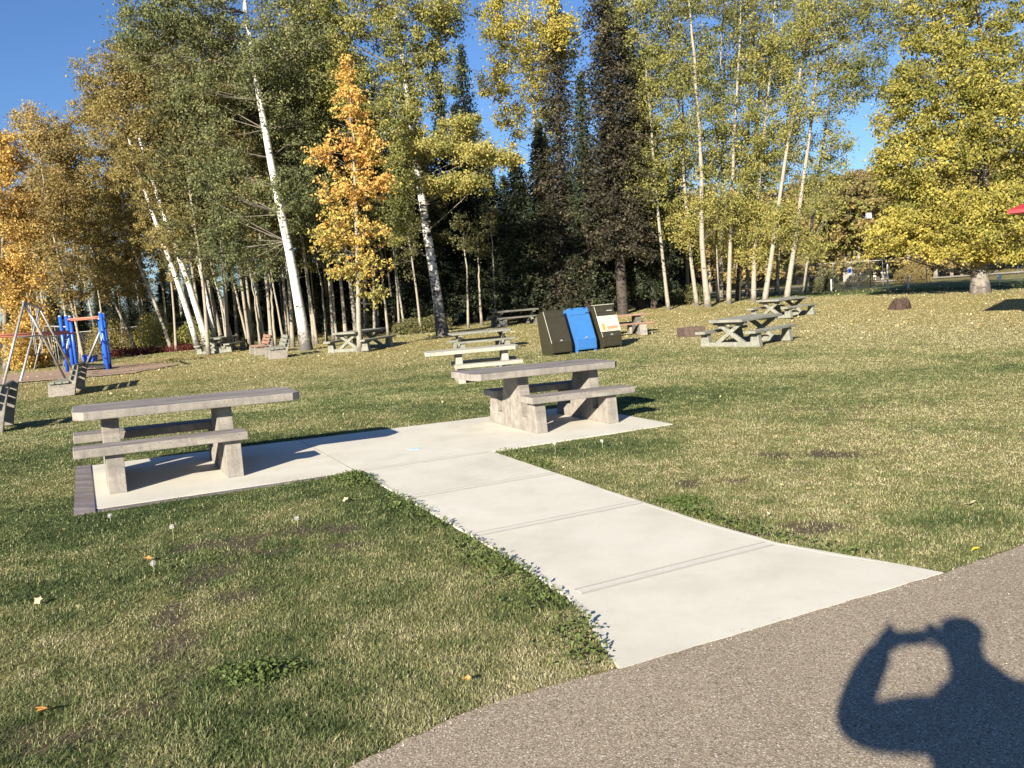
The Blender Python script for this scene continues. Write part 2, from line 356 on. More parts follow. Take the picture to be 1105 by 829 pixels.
def lines(vals):
    out = []
    for a, b, st in vals: out += list(np.arange(a, b, st))
    return np.array(sorted(set(np.round(out, 3))))
gx = lines([(-3000, -400, 400), (-400, -120, 35), (-120, -50, 5), (-50, -16, 1.2), (-16, -6, .45), (-6, 6, .1), (6, 18, .3), (18, 60, 1.2), (60, 130, 5), (130, 400, 12), (400, 3001, 400)])
gy = lines([(-3000, -200, 400), (-200, -20, 20), (-20, 2, 1.5), (2, 10, .1), (10, 20, .3), (20, 60, .9), (60, 130, 4), (130, 400, 12), (400, 3001, 400)])
XX, YY = np.meshgrid(gx, gy); X = XX.ravel(); Y = YY.ravel(); nx, ny = len(gx), len(gy)
idx = np.arange(nx*ny).reshape(ny, nx)
q = np.stack([idx[:-1, :-1].ravel(), idx[:-1, 1:].ravel(), idx[1:, 1:].ravel(), idx[1:, :-1].ravel()], 1)
o = fast('ground', np.stack([X, Y, terrain(X, Y)+.006*(fbm(X, Y, 3, 4)-.5)*(np.hypot(X, Y) > 0)], 1), q, M['ground'], smooth=True, attrs={'dry_shade': dryness_shade(X, Y), 'bare': bareness(X, Y), 'litter': litterness(X, Y)})
tag(o, 'lawn ground with green and straw coloured grass', kind='structure')

# concrete path and slab, asphalt
def wob(pts, amp=.012):
    out = []
    for i in range(len(pts)-1):
        a, b = np.array(pts[i]), np.array(pts[i+1]); n = max(2, int(np.linalg.norm(b-a)/.08))
        for k in range(n):
            p = a+(b-a)*k/n; out.append(p+(rng.random(2)-.5)*amp*(k > 0))
    return out
PATH_L = [(2.27, 7.56), (2.29, 7.0), (2.29, 5.4), (2.28, 4.6), (2.24, 3.9), (2.22, 3.6), (2.15, 3.3), (2.03, 3.0), (1.96, 2.76)]
PATH_R = [(4.14, 2.70), (4.05, 2.98), (3.94, 3.27), (3.82, 3.6), (3.77, 4.2), (3.76, 5.4), (3.78, 7.56)]
OUT = [(0, 7.56), (2.27, 7.56)]+PATH_L[1:]+PATH_R+[(6.3, 7.62), (6.3, 9.8), (0, 9.8)]
def sheet_uv(name, poly, w0, w1, mat, parent=None, bevel=0):
    me = bpy.data.meshes.new(name); n = len(poly)
    vs = [tuple(UV(p[0], p[1], w1)) for p in poly]+[tuple(UV(p[0], p[1], w0)) for p in poly]
    me.from_pydata(vs, [], [tuple(range(n))]+[(i, n+i, n+(i+1) % n, (i+1) % n) for i in range(n)]); me.materials.append(mat)
    bm = bmesh.new(); bm.from_mesh(me); bmesh.ops.triangulate(bm, faces=[f for f in bm.faces if len(f.verts) > 4]); bmesh.ops.recalc_face_normals(bm, faces=bm.faces); bm.to_mesh(me); bm.free()
    o = link(bpy.data.objects.new(name, me))
    if parent: o.parent = parent
    return o
slab = sheet_uv('concrete_path', [tuple(p) for p in wob(OUT+[OUT[0]], .008)], -.09, .004, M['slab'])
tag(slab, 'pale new concrete path and table pad', kind='structure')
for v in (7.55, 6.23, 4.93, 3.62):                 # tooled joints: a pale band with a thin groove
    sheet_uv('joint', [(2.31, v-.035), (3.74, v-.035), (3.74, v+.035), (2.31, v+.035)], .002, .0055, M['joint'], slab)
    for dv in (-.036, .036): sheet_uv('groove', [(2.30, v+dv-.012), (3.76, v+dv-.012), (3.76, v+dv+.012), (2.30, v+dv+.012)], .0055, .0072, M['groove'], slab)
sheet_uv('groove', [(2.27, 7.6), (2.28, 7.6), (2.28, 9.78), (2.27, 9.78)], .004, .006, M['slab_side'], slab)
for path_, sg in ((PATH_L, 1), (PATH_R[::-1], -1)):
    a_ = [(p[0]+.008*sg, p[1]) for p in path_[1:-1]]; b_ = [(p[0]+(.035+.012*math.sin(9*i))*sg, p[1]) for i, p in enumerate(path_[1:-1])]
    for i in range(len(a_)-1): sheet_uv('tooled_edge', [a_[i], b_[i], b_[i+1], a_[i+1]], .0035, .005, M['joint'], slab)
k = sheet_uv('chalk_mark', [(3.18+.075*math.cos(t)*(1+.25*math.sin(3*t)), 8.25+.06*math.sin(t)*(1+.2*math.cos(5*t))) for t in np.linspace(0, 6.28, 26)[:-1]], .0045, .006, mat_plain('faded_blue_chalk', (.43, .56, .60), .9, .1, var=.15, scale=60), slab)
b = sheet_uv('kerb_edging', [(-.16, 7.46), (0, 7.46), (0, 9.80), (-.14, 9.80)], -.09, .012, M['border']); tag(b, 'dark grey edging strip at the end of the pad', kind='structure')
b = sheet_uv('pad_edging', [(.003, 7.47), (2.24, 7.50), (2.24, 7.555), (.003, 7.555)], -.09, .0, M['border']); tag(b, 'thin grey edging along the pad', kind='structure')
AE = [(-40, 2.2), (-20, 2.4), (-8, 2.6), (.2, 2.55), (.72, 2.68), (1.2, 2.79), (1.6, 2.80), (1.95, 2.765), (3.0, 2.75), (4.14, 2.69), (4.9, 2.72), (8, 2.9), (20, 3.4), (40, 4.2), (40, -4), (-40, -4)]
asp = sheet_uv('asphalt_trail', [tuple(p) for p in wob(AE[:12], .02)]+AE[11:], -.1, .0025, M['asphalt']); tag(asp, 'worn brown grey asphalt trail', kind='structure')
def in_poly(u, v, poly):
    inside = np.zeros(len(u), bool); n = len(poly)
    for i in range(n):
        (x0, y0), (x1, y1) = poly[i], poly[(i+1) % n]
        c = ((y0 > v) != (y1 > v)) & (u < (x1-x0)*(v-y0)/(y1-y0+1e-12)+x0); inside ^= c
    return inside
PAD = [(-.16, 7.46)]+OUT[1:-1]+[(-.14, 9.8)]
# sand of the playground
SANDPX = [(-60, 421, 24.5), (20, 413, 27), (90, 411, 28), (150, 408, 29), (192, 400, 32.5), (175, 394, 36), (130, 392, 38), (90, 393, 38), (0, 400, 36), (-60, 403, 35)]
SAND = [tuple(P(*p)[:2]) for p in SANDPX]
sx = np.arange(-26, -5, .2); sy = np.arange(20, 42, .2); AX, AY = np.meshgrid(sx, sy)
cen = in_poly((AX+.1+.5*(fbm(AX.ravel(), AY.ravel(), .8, 2).reshape(AX.shape)-.5)).ravel(), (AY+.1).ravel(), SAND).reshape(AX.shape)
ii = np.arange(AX.size).reshape(AX.shape); sel = cen[:-1, :-1]
qs = np.stack([ii[:-1, :-1][sel], ii[:-1, 1:][sel], ii[1:, 1:][sel], ii[1:, :-1][sel]], 1)
o = fast('sand', np.stack([AX.ravel(), AY.ravel(), terrain(AX.ravel(), AY.ravel())+.03], 1), qs, M['sand'], smooth=True); tag(o, 'brown sand of the playground', kind='structure')

# ------------------------------------------------------------------ grass blades
def grass():
    N = 1550000
    r = np.exp(rng.uniform(math.log(2.2), math.log(50), N)); az = np.radians(np.where(rng.random(N) < .9, rng.uniform(-42, 42, N), rng.uniform(-75, 60, N))); x = r*np.sin(az); y = r*np.cos(az)
    u, v = to_uv(x, y)
    wu = (fbm(u, v, 5, 41)-.5)*.16; wv = (fbm(u, v, 5, 47)-.5)*.16
    keep = ~(in_poly(u+wu, v+wv, PAD) | in_poly(u, v, [(p[0]*.992+.02, p[1]*.992+.045) for p in PAD]) & (v > 7.7))
    edge = np.interp(u, [p[0] for p in AE[:14]], [p[1] for p in AE[:14]])
    keep &= (v > edge-.03+.09*fbm(u, v, 6, 2)) | ((u > 1.9) & (u < 4.2) & False)
    keep &= ~in_poly(x, y, SAND)
    keep &= rng.random(N) > bareness(x, y)*.8
    keep &= rng.random(N) < .5+.5*sstep((fbm(x, y, 11, 31)-.36)/.2)
    x, y, r, u, v = x[keep], y[keep], r[keep], u[keep], v[keep]; n = len(x)
    d = dryness_shade(x, y); z = terrain(x, y)
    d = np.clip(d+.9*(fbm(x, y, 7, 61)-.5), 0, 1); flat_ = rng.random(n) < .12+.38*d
    gw = blob(x, y, GW[:7])
    h = (.012+.018*rng.random(n)**1.5)*(.75+.55*fbm(x, y, 3.5, 21))*(1+.5*gw)*(1-.25*d)
    wdt = (.0013+.0011*rng.random(n))*np.maximum(1, r/4.2)**.9; h *= np.maximum(1, r/9)**.35
    th = rng.uniform(0, 2*np.pi, n); lean = np.where(flat_, rng.uniform(1.2, 2.4, n), rng.uniform(.2, 1.35, n)); h *= .7+.75*fbm(x, y, 9, 77)
    dx, dy = np.cos(th), np.sin(th); ph = th+np.pi/2+rng.normal(0, .5, n); px, py = np.cos(ph)*wdt, np.sin(ph)*wdt
    b0 = np.stack([x-px, y-py, z-.006], 1); b1 = np.stack([x+px, y+py, z-.006], 1)
    mx = x+dx*h*lean*.35; my = y+dy*h*lean*.35; mz = z+h*np.maximum(.22, .62-.17*lean)
    m0 = np.stack([mx-px*.8, my-py*.8, mz], 1); m1 = np.stack([mx+px*.8, my+py*.8, mz], 1)
    tp = np.stack([x+dx*h*lean*1.05, y+dy*h*lean*1.05, z+h*np.maximum(.18, 1.1-.42*lean)], 1)
    V = np.stack([b0, b1, m1, m0, tp], 1).reshape(-1, 3); b = np.arange(n)*5
    qd = np.stack([b, b+1, b+2, b+3], 1); tr = np.stack([b+3, b+2, b+4], 1)
    lt = litterness(x, y); d = np.clip(d+.25*lt*rng.random(n), 0, 1)
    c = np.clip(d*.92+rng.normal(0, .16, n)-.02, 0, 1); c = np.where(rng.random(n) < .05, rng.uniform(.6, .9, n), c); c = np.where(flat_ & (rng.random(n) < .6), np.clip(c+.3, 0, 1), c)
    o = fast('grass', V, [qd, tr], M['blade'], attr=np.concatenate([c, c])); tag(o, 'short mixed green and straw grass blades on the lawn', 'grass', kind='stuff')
grass()

def leafy_clump(name, c, rx, ry, hgt, n, size, mat, parent=None):
    """low leafy weeds hugging the soil"""
    a = rng.uniform(0, 6.28, n); rr = np.sqrt(rng.random(n)); x = c[0]+rr*rx*np.cos(a)*(1+.3*np.sin(3*a)); y = c[1]+rr*ry*np.sin(a)
    u, v = to_uv(x, y); ok = ~in_poly(u, v, PAD) | (in_poly(u, v, PAD) & ~in_poly(u+.05, v+.04, PAD)) | (rng.random(n) < .03); x, y, rr, n = x[ok], y[ok], rr[ok], int(ok.sum())
    z = terrain(x, y)+rng.random(n)*hgt*(1-rr*.6); return leaves(np.stack([x, y, z], 1), size, mat, name, parent, flat=.8)
def leaves(C, size, mat, name, parent=None, flat=0., tone=None, aspect=.62, origin=None):
    n = len(C); C = np.asarray(C, float)
    if origin is not None: C = C-origin
    nrm = rng.normal(size=(n, 3)); nrm[:, 2] = np.abs(nrm[:, 2])*(1+flat*2); nrm /= np.linalg.norm(nrm, axis=1)[:, None]
    t = rng.normal(size=(n, 3)); a = np.cross(nrm, t); a /= np.linalg.norm(a, axis=1)[:, None]+1e-9; b = np.cross(nrm, a)
    s = (size*rng.uniform(.6, 1.35, n))[:, None]*.5
    bend = nrm*s*.25
    V = np.stack([C-a*s, C-b*s*aspect+bend, C+a*s, C+b*s*aspect+bend], 1).reshape(-1, 3); q = np.arange(n*4).reshape(n, 4)
    c = rng.random(n)*.55+.225 if tone is None else np.clip(tone+rng.normal(0, .17, n), 0, 1)
    return fast(name, V, q, mat, parent, attr=c)

# ------------------------------------------------------------------ trees
DENS, LSIZE = 2.0, 1.12
def tubes_mesh(lines_, name, mat, parent, origin, mat2=None, nfirst=0):
    V = []; Fq = []; n0 = 0; cnt = []
    for pts, rs, ns in lines_:
        pts = np.asarray(pts, float)-origin; m = len(pts); d = np.gradient(pts, axis=0); d /= np.linalg.norm(d, axis=1)[:, None]+1e-9
        ref = np.array([.37, .92, .11]); a = np.cross(d, ref); a /= np.linalg.norm(a, axis=1)[:, None]+1e-9; b = np.cross(d, a)
        t = np.arange(ns)*2*np.pi/ns
        ring = pts[:, None]+(a[:, None]*np.cos(t)[None, :, None]+b[:, None]*np.sin(t)[None, :, None])*np.asarray(rs)[:, None, None]
        V.append(ring.reshape(-1, 3)); i = np.arange(m-1)[:, None]*ns+np.arange(ns)[None]; j = np.arange(m-1)[:, None]*ns+(np.arange(ns)[None]+1) % ns
        Fq.append(np.stack([i, j, j+ns, i+ns], -1).reshape(-1, 4)+n0); n0 += m*ns; cnt.append((m-1)*ns)
    o = fast(name, np.concatenate(V), np.concatenate(Fq), mat, parent, smooth=True)
    if mat2:
        o.data.materials.append(mat2); o.data.polygons.foreach_set('material_index', np.repeat((np.arange(len(cnt)) >= nfirst).astype(np.int32), cnt))
    return o
def resample(pts, n):
    pts = np.asarray(pts, float); s = np.concatenate([[0], np.cumsum(np.linalg.norm(np.diff(pts, axis=0), axis=1))]); t = np.linspace(0, s[-1], n)
    return np.stack([np.interp(t, s, pts[:, i]) for i in range(3)], 1)
def smooth_path(pts, n=16):
    p = resample(pts, n)
    for _ in range(2): p[1:-1] = (p[:-2]+2*p[1:-1]+p[2:])/4
    return p
def tree(name, label, cat, trunk, r0, r1, blobs, bark, leafm, leaf=.11, per=55, sig=.3, group=None, gap=1.0, limb_r=.035, extra_trunks=(), bark_limb='limb', toneshift=0, tmin=.2, flatz=.7, wisp=0):
    """trunk: world points from the foot up. blobs: (centre, rx, ry, rz, clusters[, tone])"""
    trunk = smooth_path(trunk, 18); base = trunk[0].copy(); H = trunk[-1, 2]-base[2]
    root = thing(name, label, cat, base, group=group)
    wob_ = rng.normal(0, .035, (18, 3))*np.linspace(0, 1, 18)[:, None]; trunk = trunk+wob_*[1, 1, 0]
    rr = r0+(r1-r0)*np.linspace(0, 1, 18)**.9; rr[0] *= 1.35; rr[1] *= 1.06
    t0 = trunk.copy(); t0[0, 2] -= .15
    tl = [(t0, rr, 10)]
    for et, a, b_ in extra_trunks:
        et = smooth_path(et, 12); et[0, 2] -= .1; tl.append((et, a+(b_-a)*np.linspace(0, 1, 12), 7))
    allt = np.concatenate([trunk]+[smooth_path(e[0], 12) for e in extra_trunks])
    C = []; tone = []
    for bb in blobs:
        c, rx, ry, rz, n = bb[:5]; tn = bb[5] if len(bb) > 5 else .5
        n = int(n*1.45); d = rng.normal(size=(n, 3)); d /= np.linalg.norm(d, axis=1)[:, None]; d *= (rng.random(n)**.45)[:, None]
        C.append(np.asarray(c)+d*[rx, ry, rz]); tone.append(np.full(n, tn)+rng.normal(0, .14, n))
    C = np.concatenate(C); tone = np.concatenate(tone)+toneshift
    # main limbs
    limbs = []; n = len(C); nm = max(4, n//7); mains = rng.choice(n, nm, replace=False); nodes = []; lo = int(len(trunk)*tmin)
    at = np.concatenate([trunk[lo:]]+[smooth_path(e[0], 12)[4:] for e in extra_trunks])
    for m in mains:
        e = C[m]; hd = np.hypot(*(at[:, :2]-e[:2]).T); sc_ = np.abs(at[:, 2]-(e[2]-rng.uniform(.1, .6)*hd))+.3*hd; s = at[np.argmin(sc_)]
        mid = s*.45+e*.55; mid[2] -= .04*np.linalg.norm(e-s)*rng.uniform(-1, 2); mid[:2] += rng.normal(0, .08, 2)*np.linalg.norm(e-s)*.5
        pl = smooth_path([s, mid, e], 7); L = np.linalg.norm(e-s); k = limb_r*(.3+L*.12)
        limbs.append((pl, np.linspace(k, k*.22, 7), 5)); nodes.append(pl[2:])
    nodes = np.concatenate(nodes+[at])
    for i in range(n):
        e = C[i]; dd = nodes-e; s = nodes[np.argmin((dd**2).sum(1)+np.where(dd[:, 2] > .2, 4, 0))]
        L = np.linalg.norm(e-s)
        if L < .05: continue
        limbs.append((np.array([s, (s+e)/2+rng.normal(0, .06, 3)*L, e, e+(e-s)*.15+[0, 0, .05]]), np.array([.018, .013, .007, .003])*max(.5, min(2, L*.7)), 3))
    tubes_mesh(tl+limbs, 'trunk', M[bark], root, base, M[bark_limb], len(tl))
    k = rng.poisson(per*DENS*.72, n); ci = np.repeat(np.arange(n), k); sg = sig*.68*rng.uniform(.5, 1.35, n)[ci]
    pts = C[ci]+rng.normal(size=(len(ci), 3))*sg[:, None]*[1, 1, flatz]
    if wisp:
        pts[:, 2] += -np.abs(rng.normal(0, wisp, len(pts)))
    leaves(pts, leaf*LSIZE, M[leafm], 'crown', root, tone=tone[ci], origin=base)
    return root
def B(px, py, d, rxp, rzp, n, tone=.5, ry=None):      # crown blob given where it appears and how far it stands
    k = d/F0; return (P(px, py, d), rxp*k, ry if ry else rxp*k*.85, rzp*k, n, tone)
def TP(d, *pp): return [P(a, b, d+(c if c else 0)) for a, b, *c_ in pp for c in [c_[0] if c_ else 0]]
def grounded(pts):
    pts = [np.array(p, float) for p in pts]; pts[0][2] = T1(pts[0][0], pts[0][1]); return pts

# --- tall leaning birch left of centre
tree('birch_tree', 'tall leaning white birch with green crown, left of the orange tree', 'tree',
     grounded(TP(36, (331, 379), (316, 290), (296, 195), (281, 110), (268, 30), (258, -60), (250, -150))), .235, .05,
     [B(190, 30, 35, 60, 34, 40, .45), B(160, 15, 35, 42, 26, 20, .4), B(300, 60, 36, 55, 60, 60, .45), B(245, -60, 36, 90, 70, 50), B(225, 95, 36, 45, 60, 50, .42),
      B(315, 130, 37, 35, 60, 45, .35), B(235, 190, 36, 42, 60, 60, .3), B(260, 270, 37, 45, 50, 60, .22), B(330, 210, 37.5, 32, 60, 45, .25), B(302, 205, 34.6, 20, 26, 16, .35), B(278, 70, 34.6, 26, 40, 26, .4), B(330, 30, 36, 45, 45, 46, .45), B(215, 20, 36, 50, 30, 40, .42), B(345, 110, 37.5, 30, 50, 40, .4), B(150, 50, 36, 26, 22, 20, .45)],
     'birch', 'leaf_green', .105, 52, .34, tmin=.24)
# --- young orange tree
tree('young_tree', 'young slim tree with bright orange and yellow leaves', 'tree',
     grounded(TP(31, (388, 378), (386, 300), (384, 220), (380, 140), (377, 75))), .105, .015,
     [B(375, 85, 31, 10, 30, 22, .7), B(378, 120, 31, 20, 24, 26, .8), B(380, 160, 31, 32, 34, 46, .85), B(348, 168, 31, 18, 14, 14, .8), B(405, 165, 31, 16, 16, 12, .6), B(378, 205, 31, 40, 26, 46, .75), B(412, 198, 31, 14, 10, 10, .85), B(382, 250, 31, 42, 22, 50, .6), B(352, 262, 31, 22, 20, 22, .28), B(388, 290, 31, 36, 18, 40, .38), B(398, 318, 31, 20, 14, 16, .25), B(365, 232, 31, 24, 12, 14, .35)],
     'aspen', 'leaf_or_mix', .115, 15, .17, limb_r=.022)
# --- second birch
tree('birch_tree', 'tall patchy birch with yellow green crown, in front of the dark spruces', 'tree',
     grounded(TP(36, (478, 362), (467, 290), (452, 195), (441, 110), (430, 40), (422, -40), (416, -140))), .24, .05,
     [B(400, 20, 36, 60, 40, 60, .5), B(370, 60, 36, 32, 45, 35, .55), B(470, 15, 35.5, 45, 25, 34, .55), B(450, 80, 36, 45, 40, 45, .45), B(410, 110, 36.5, 40, 50, 45, .35), B(420, -80, 36, 90, 60, 50),
      B(470, 155, 35, 40, 16, 26, .7), B(520, 165, 34.5, 38, 12, 24, .8), B(500, 135, 35, 26, 10, 14, .75), B(548, 172, 34.3, 22, 7, 9, .85), B(475, 200, 35, 34, 12, 18, .6), B(505, 195, 34.5, 26, 9, 12, .7), B(440, 180, 36, 24, 40, 24, .35), B(430, 240, 36, 20, 30, 14, .3), B(350, 0, 36, 40, 40, 40, .55), B(360, 110, 37, 28, 40, 30, .45), B(436, 130, 35, 18, 26, 14, .5), B(462, 60, 37, 22, 40, 22, .45), B(490, 12, 35, 24, 12, 10, .5)],
     'birch_b', 'leaf_lime', .105, 58, .30)
# --- leaning trees at left behind the playground
GL = 'leaning pale trunks at the left edge of the wood'
left = [
    ('double white trunks leaning left beside the red shrubs', [(226, 375), (205, 310), (178, 235), (150, 150), (135, 70)], 43, .19, [B(140, 90, 43, 34, 50, 60, .5), B(165, 170, 43, 44, 55, 75, .5), B(195, 240, 43, 34, 34, 36, .55), B(120, 130, 43, 26, 40, 30, .6)], 'leaf_olive'),
    ('pale trunk leaning hard left with golden twiggy crown above the blue posts', [(186, 378), (165, 320), (146, 280), (128, 200), (112, 110), (100, 60)], 46, .10, [B(100, 110, 46, 24, 55, 50, .55), B(125, 190, 46, 36, 50, 60, .5), B(150, 250, 46, 28, 28, 26, .6)], 'leaf_olive'),
    ('slender leaning trunk behind the playground posts with gold leaves', [(150, 383), (132, 345), (110, 300), (85, 230), (70, 150)], 47, .08, [B(75, 170, 47, 26, 50, 40, .55), B(95, 240, 47, 34, 40, 46, .5), B(125, 300, 47, 34, 25, 36, .65)], 'leaf_olive'),
    ('straight thin trunk rising behind the swing with brownish leaves', [(90, 385), (78, 330), (58, 260), (46, 190), (38, 130)], 46, .085, [B(38, 150, 46, 16, 34, 22, .8), B(50, 230, 46, 30, 50, 46, .5), B(70, 180, 46, 26, 55, 40, .45), B(75, 300, 46, 26, 35, 26, .5)], 'leaf_brown'),
    ('olive gold tree with thick leafy top at the left skyline', [(240, 372), (222, 290), (200, 200), (180, 110), (168, 60)], 48, .15, [B(175, 75, 48, 34, 40, 46, .5), B(195, 130, 48, 40, 45, 60, .45), B(210, 200, 48, 34, 45, 50, .4), B(225, 270, 48, 28, 34, 30, .3)], 'leaf_olive')]
for lab, pp, d, r, bl, lm in left:
    ex = []
    if 'double' in lab: ex = [(TP(43, (214, 376), (196, 315), (168, 240), (140, 160), (126, 90)), .16, .03), (TP(43.6, (234, 375), (222, 315), (206, 250), (190, 180)), .12, .03)]
    tree('leaning_tree', lab, 'tree', grounded(TP(d, *pp)), r, .025, bl, 'birch' if 'double' in lab else 'aspen', lm, .12, 58, .36, GL, extra_trunks=ex, tmin=.35)
# --- bright orange tree at far left edge
tree('orange_tree', 'bright orange gold tree at the left edge behind the swing', 'tree', grounded(TP(40, (8, 408), (4, 300), (2, 200), (0, 140))), .14, .03,
     [B(2, 165, 40, 22, 34, 40, .6), B(5, 230, 40, 36, 40, 60, .45), B(12, 300, 40, 34, 40, 60, .7), B(28, 370, 40, 26, 30, 46, .7), B(-40, 220, 40, 34, 80, 50), B(40, 345, 40, 14, 22, 16, .6)], 'grey_bark', 'leaf_orange', .12, 62, .32)
tree('orange_tree', 'sparse pinkish orange treetop on the skyline at far left', 'tree', grounded(TP(50, (45, 385), (38, 280), (32, 180), (30, 115))), .12, .02,
     [B(24, 135, 50, 9, 22, 10, .85), B(38, 140, 50, 9, 28, 12, .7), B(36, 190, 50, 16, 35, 26, .55), B(60, 150, 50, 14, 26, 16, .45), B(66, 200, 50, 24, 40, 32, .4), B(30, 260, 50, 26, 40, 30, .5)], 'grey_bark', 'leaf_brown', .12, 48, .33)

# --- conifers
def spruce(name, label, d, px, pytop, pybase, rad, mat, seed_tone=.45, group=None, base_frac=.10, density=1.0, droop=.35, nwh=46):
    base = P(px[0], pybase, d); base[2] = T1(base[0], base[1]); top = P(px[1], pytop, d); H = top[2]-base[2]
    root = thing(name, label, 'tree', base, group=group)
    tr = np.stack([base+(top-base)*t for t in np.linspace(0, 1, 10)]); tr[0, 2] -= .2
    spr = []; br = []; tn = []
    for i, t in enumerate(np.linspace(base_frac, .985, nwh)):
        c = base+(top-base)*t; L = rad*(1-t)**.8*rng.uniform(.75, 1.12)+.12
        nb = int(5+4*(1-t)); a0 = rng.uniform(0, 6.28)
        for k in range(nb):
            if rng.random() < .12: continue
            a = a0+k*6.283/nb+rng.normal(0, .2); l = L*rng.uniform(.6, 1.12); dirn = np.array([math.cos(a), math.sin(a), 0])
            s = np.linspace(0, 1, 6); pts = c+dirn*(s*l)[:, None]; pts[:, 2] += (-droop*(s**1.4)*l+.12*l*s**3)+rng.normal(0, .03)
            br.append((pts, np.linspace(.022, .005, 6)*(.5+l*.4), 3))
            m = int((7+l*15)*density); ts = rng.random(m)**.75; q = c+dirn*(ts*l)[:, None]; q[:, 2] += -droop*(ts**1.4)*l+.12*l*ts**3
            side = np.array([-dirn[1], dirn[0], 0]); q = q+side*(rng.normal(0, .16, m)*(.4+l*.3))[:, None]; q[:, 2] -= np.abs(rng.normal(0, .14, m)); spr.append(q); tn.append(np.full(m, seed_tone+rng.normal(0, .14)))
    tubes_mesh([(tr, np.linspace(.012*H+.05, .02, 10), 8)]+br, 'trunk', M['dark_bark'], root, base)
    C = np.concatenate(spr)-base; n = len(C); C = np.repeat(C, 3, 0)+rng.normal(0, .09, (n*3, 3)); tn = np.repeat(np.concatenate(tn), 3); n *= 3
    a = rng.normal(size=(n, 3))*[1, 1, .55]; a[:, 2] -= .35; a /= np.linalg.norm(a, axis=1)[:, None]; b_ = np.cross(a, rng.normal(size=(n, 3))); b_ /= np.linalg.norm(b_, axis=1)[:, None]
    ln = rng.uniform(.09, .22, n)[:, None]; wd = rng.uniform(.018, .045, n)[:, None]
    V = np.stack([C-b_*wd, C+a*ln*.5-b_*wd*1.4, C+a*ln, C+a*ln*.5+b_*wd*1.4], 1).reshape(-1, 3)
    fast('crown', V, np.arange(n*4).reshape(n, 4), M[mat], root, attr=np.clip(tn+rng.normal(0, .18, n), 0, 1))
    return root
GS = 'dark spruces in the middle of the wood'
sp1 = spruce('spruce_tree', 'huge brown grey spruce rising out of the picture above the recycling bins', 41, (672, 645), -120, 332, 2.7, 'needle_brown', .5, base_frac=.17, nwh=64, density=1.25, droop=.5)
sp2 = spruce('spruce_tree', 'dark narrow spruce with its pointed tip showing in the sky gap', 48, (512, 497), 45, 345, 2.3, 'needle', .4, nwh=52)
sp3 = spruce('spruce_tree', 'grey brown larch like conifer just left of the huge spruce', 43, (608, 598), -10, 338, 2.7, 'needle_brown', .45, base_frac=.06, nwh=50, density=.8)
sp4 = spruce('spruce_tree', 'dark spruce behind the second birch', 46, (455, 440), 95, 350, 2.9, 'needle', .35, nwh=48, density=1.2)
sp5 = spruce('spruce_tree', 'dark spruce with short blue green tip left of the sky gap', 47, (490, 472), 78, 348, 1.9, 'needle', .4, nwh=48)
sp6 = spruce('spruce_tree', 'broad brownish spruce right of the huge one, beside the pale poplars', 43, (706, 690), 60, 330, 1.9, 'needle', .5, base_frac=.1, nwh=46, density=1.2, droop=.5)
sp7 = spruce('spruce_tree', 'broad dark spruce filling the gap behind the blue bin', 43.4, (566, 555), 165, 340, 2.4, 'needle', .45, nwh=44, density=1.1)
sp9 = spruce('spruce_tree', 'dark green spruce just right of the huge brown one', 43.5, (690, 672), 10, 330, 2.2, 'needle', .55, base_frac=.08, nwh=50, density=1.1, droop=.45)
sp10 = spruce('spruce_tree', 'narrow dark green spruce between the golden birch and the huge spruce', 44.5, (588, 580), 130, 336, 1.9, 'needle', .5, base_frac=.08, nwh=46, density=1.1, droop=.4)
sp8 = spruce('spruce_tree', 'shorter brown spruce behind the olive bins', 42, (634, 626), 75, 336, 1.8, 'needle', .6, nwh=34, density=1.1, droop=.5)

# --- golden birch behind the spruces (top middle)
tree('birch_tree', 'golden birch standing among the spruces at the top middle', 'tree', grounded(TP(45.5, (590, 338), (582, 250), (578, 150), (572, 60), (566, -40))), .16, .04,
     [B(600, 20, 42, 20, 30, 22, .7), B(545, 30, 45.5, 26, 40, 46, .6), B(575, 60, 45.5, 30, 50, 60, .6), B(540, 90, 45.5, 22, 30, 26, .65), B(603, 50, 45.5, 20, 40, 34, .7), B(560, -40, 45.5, 50, 40, 40), B(600, 120, 45.5, 22, 30, 22, .5), B(556, 130, 45.5, 22, 25, 18, .6)],
     'aspen', 'leaf_yellow', .12, 50, .36, toneshift=-.12)

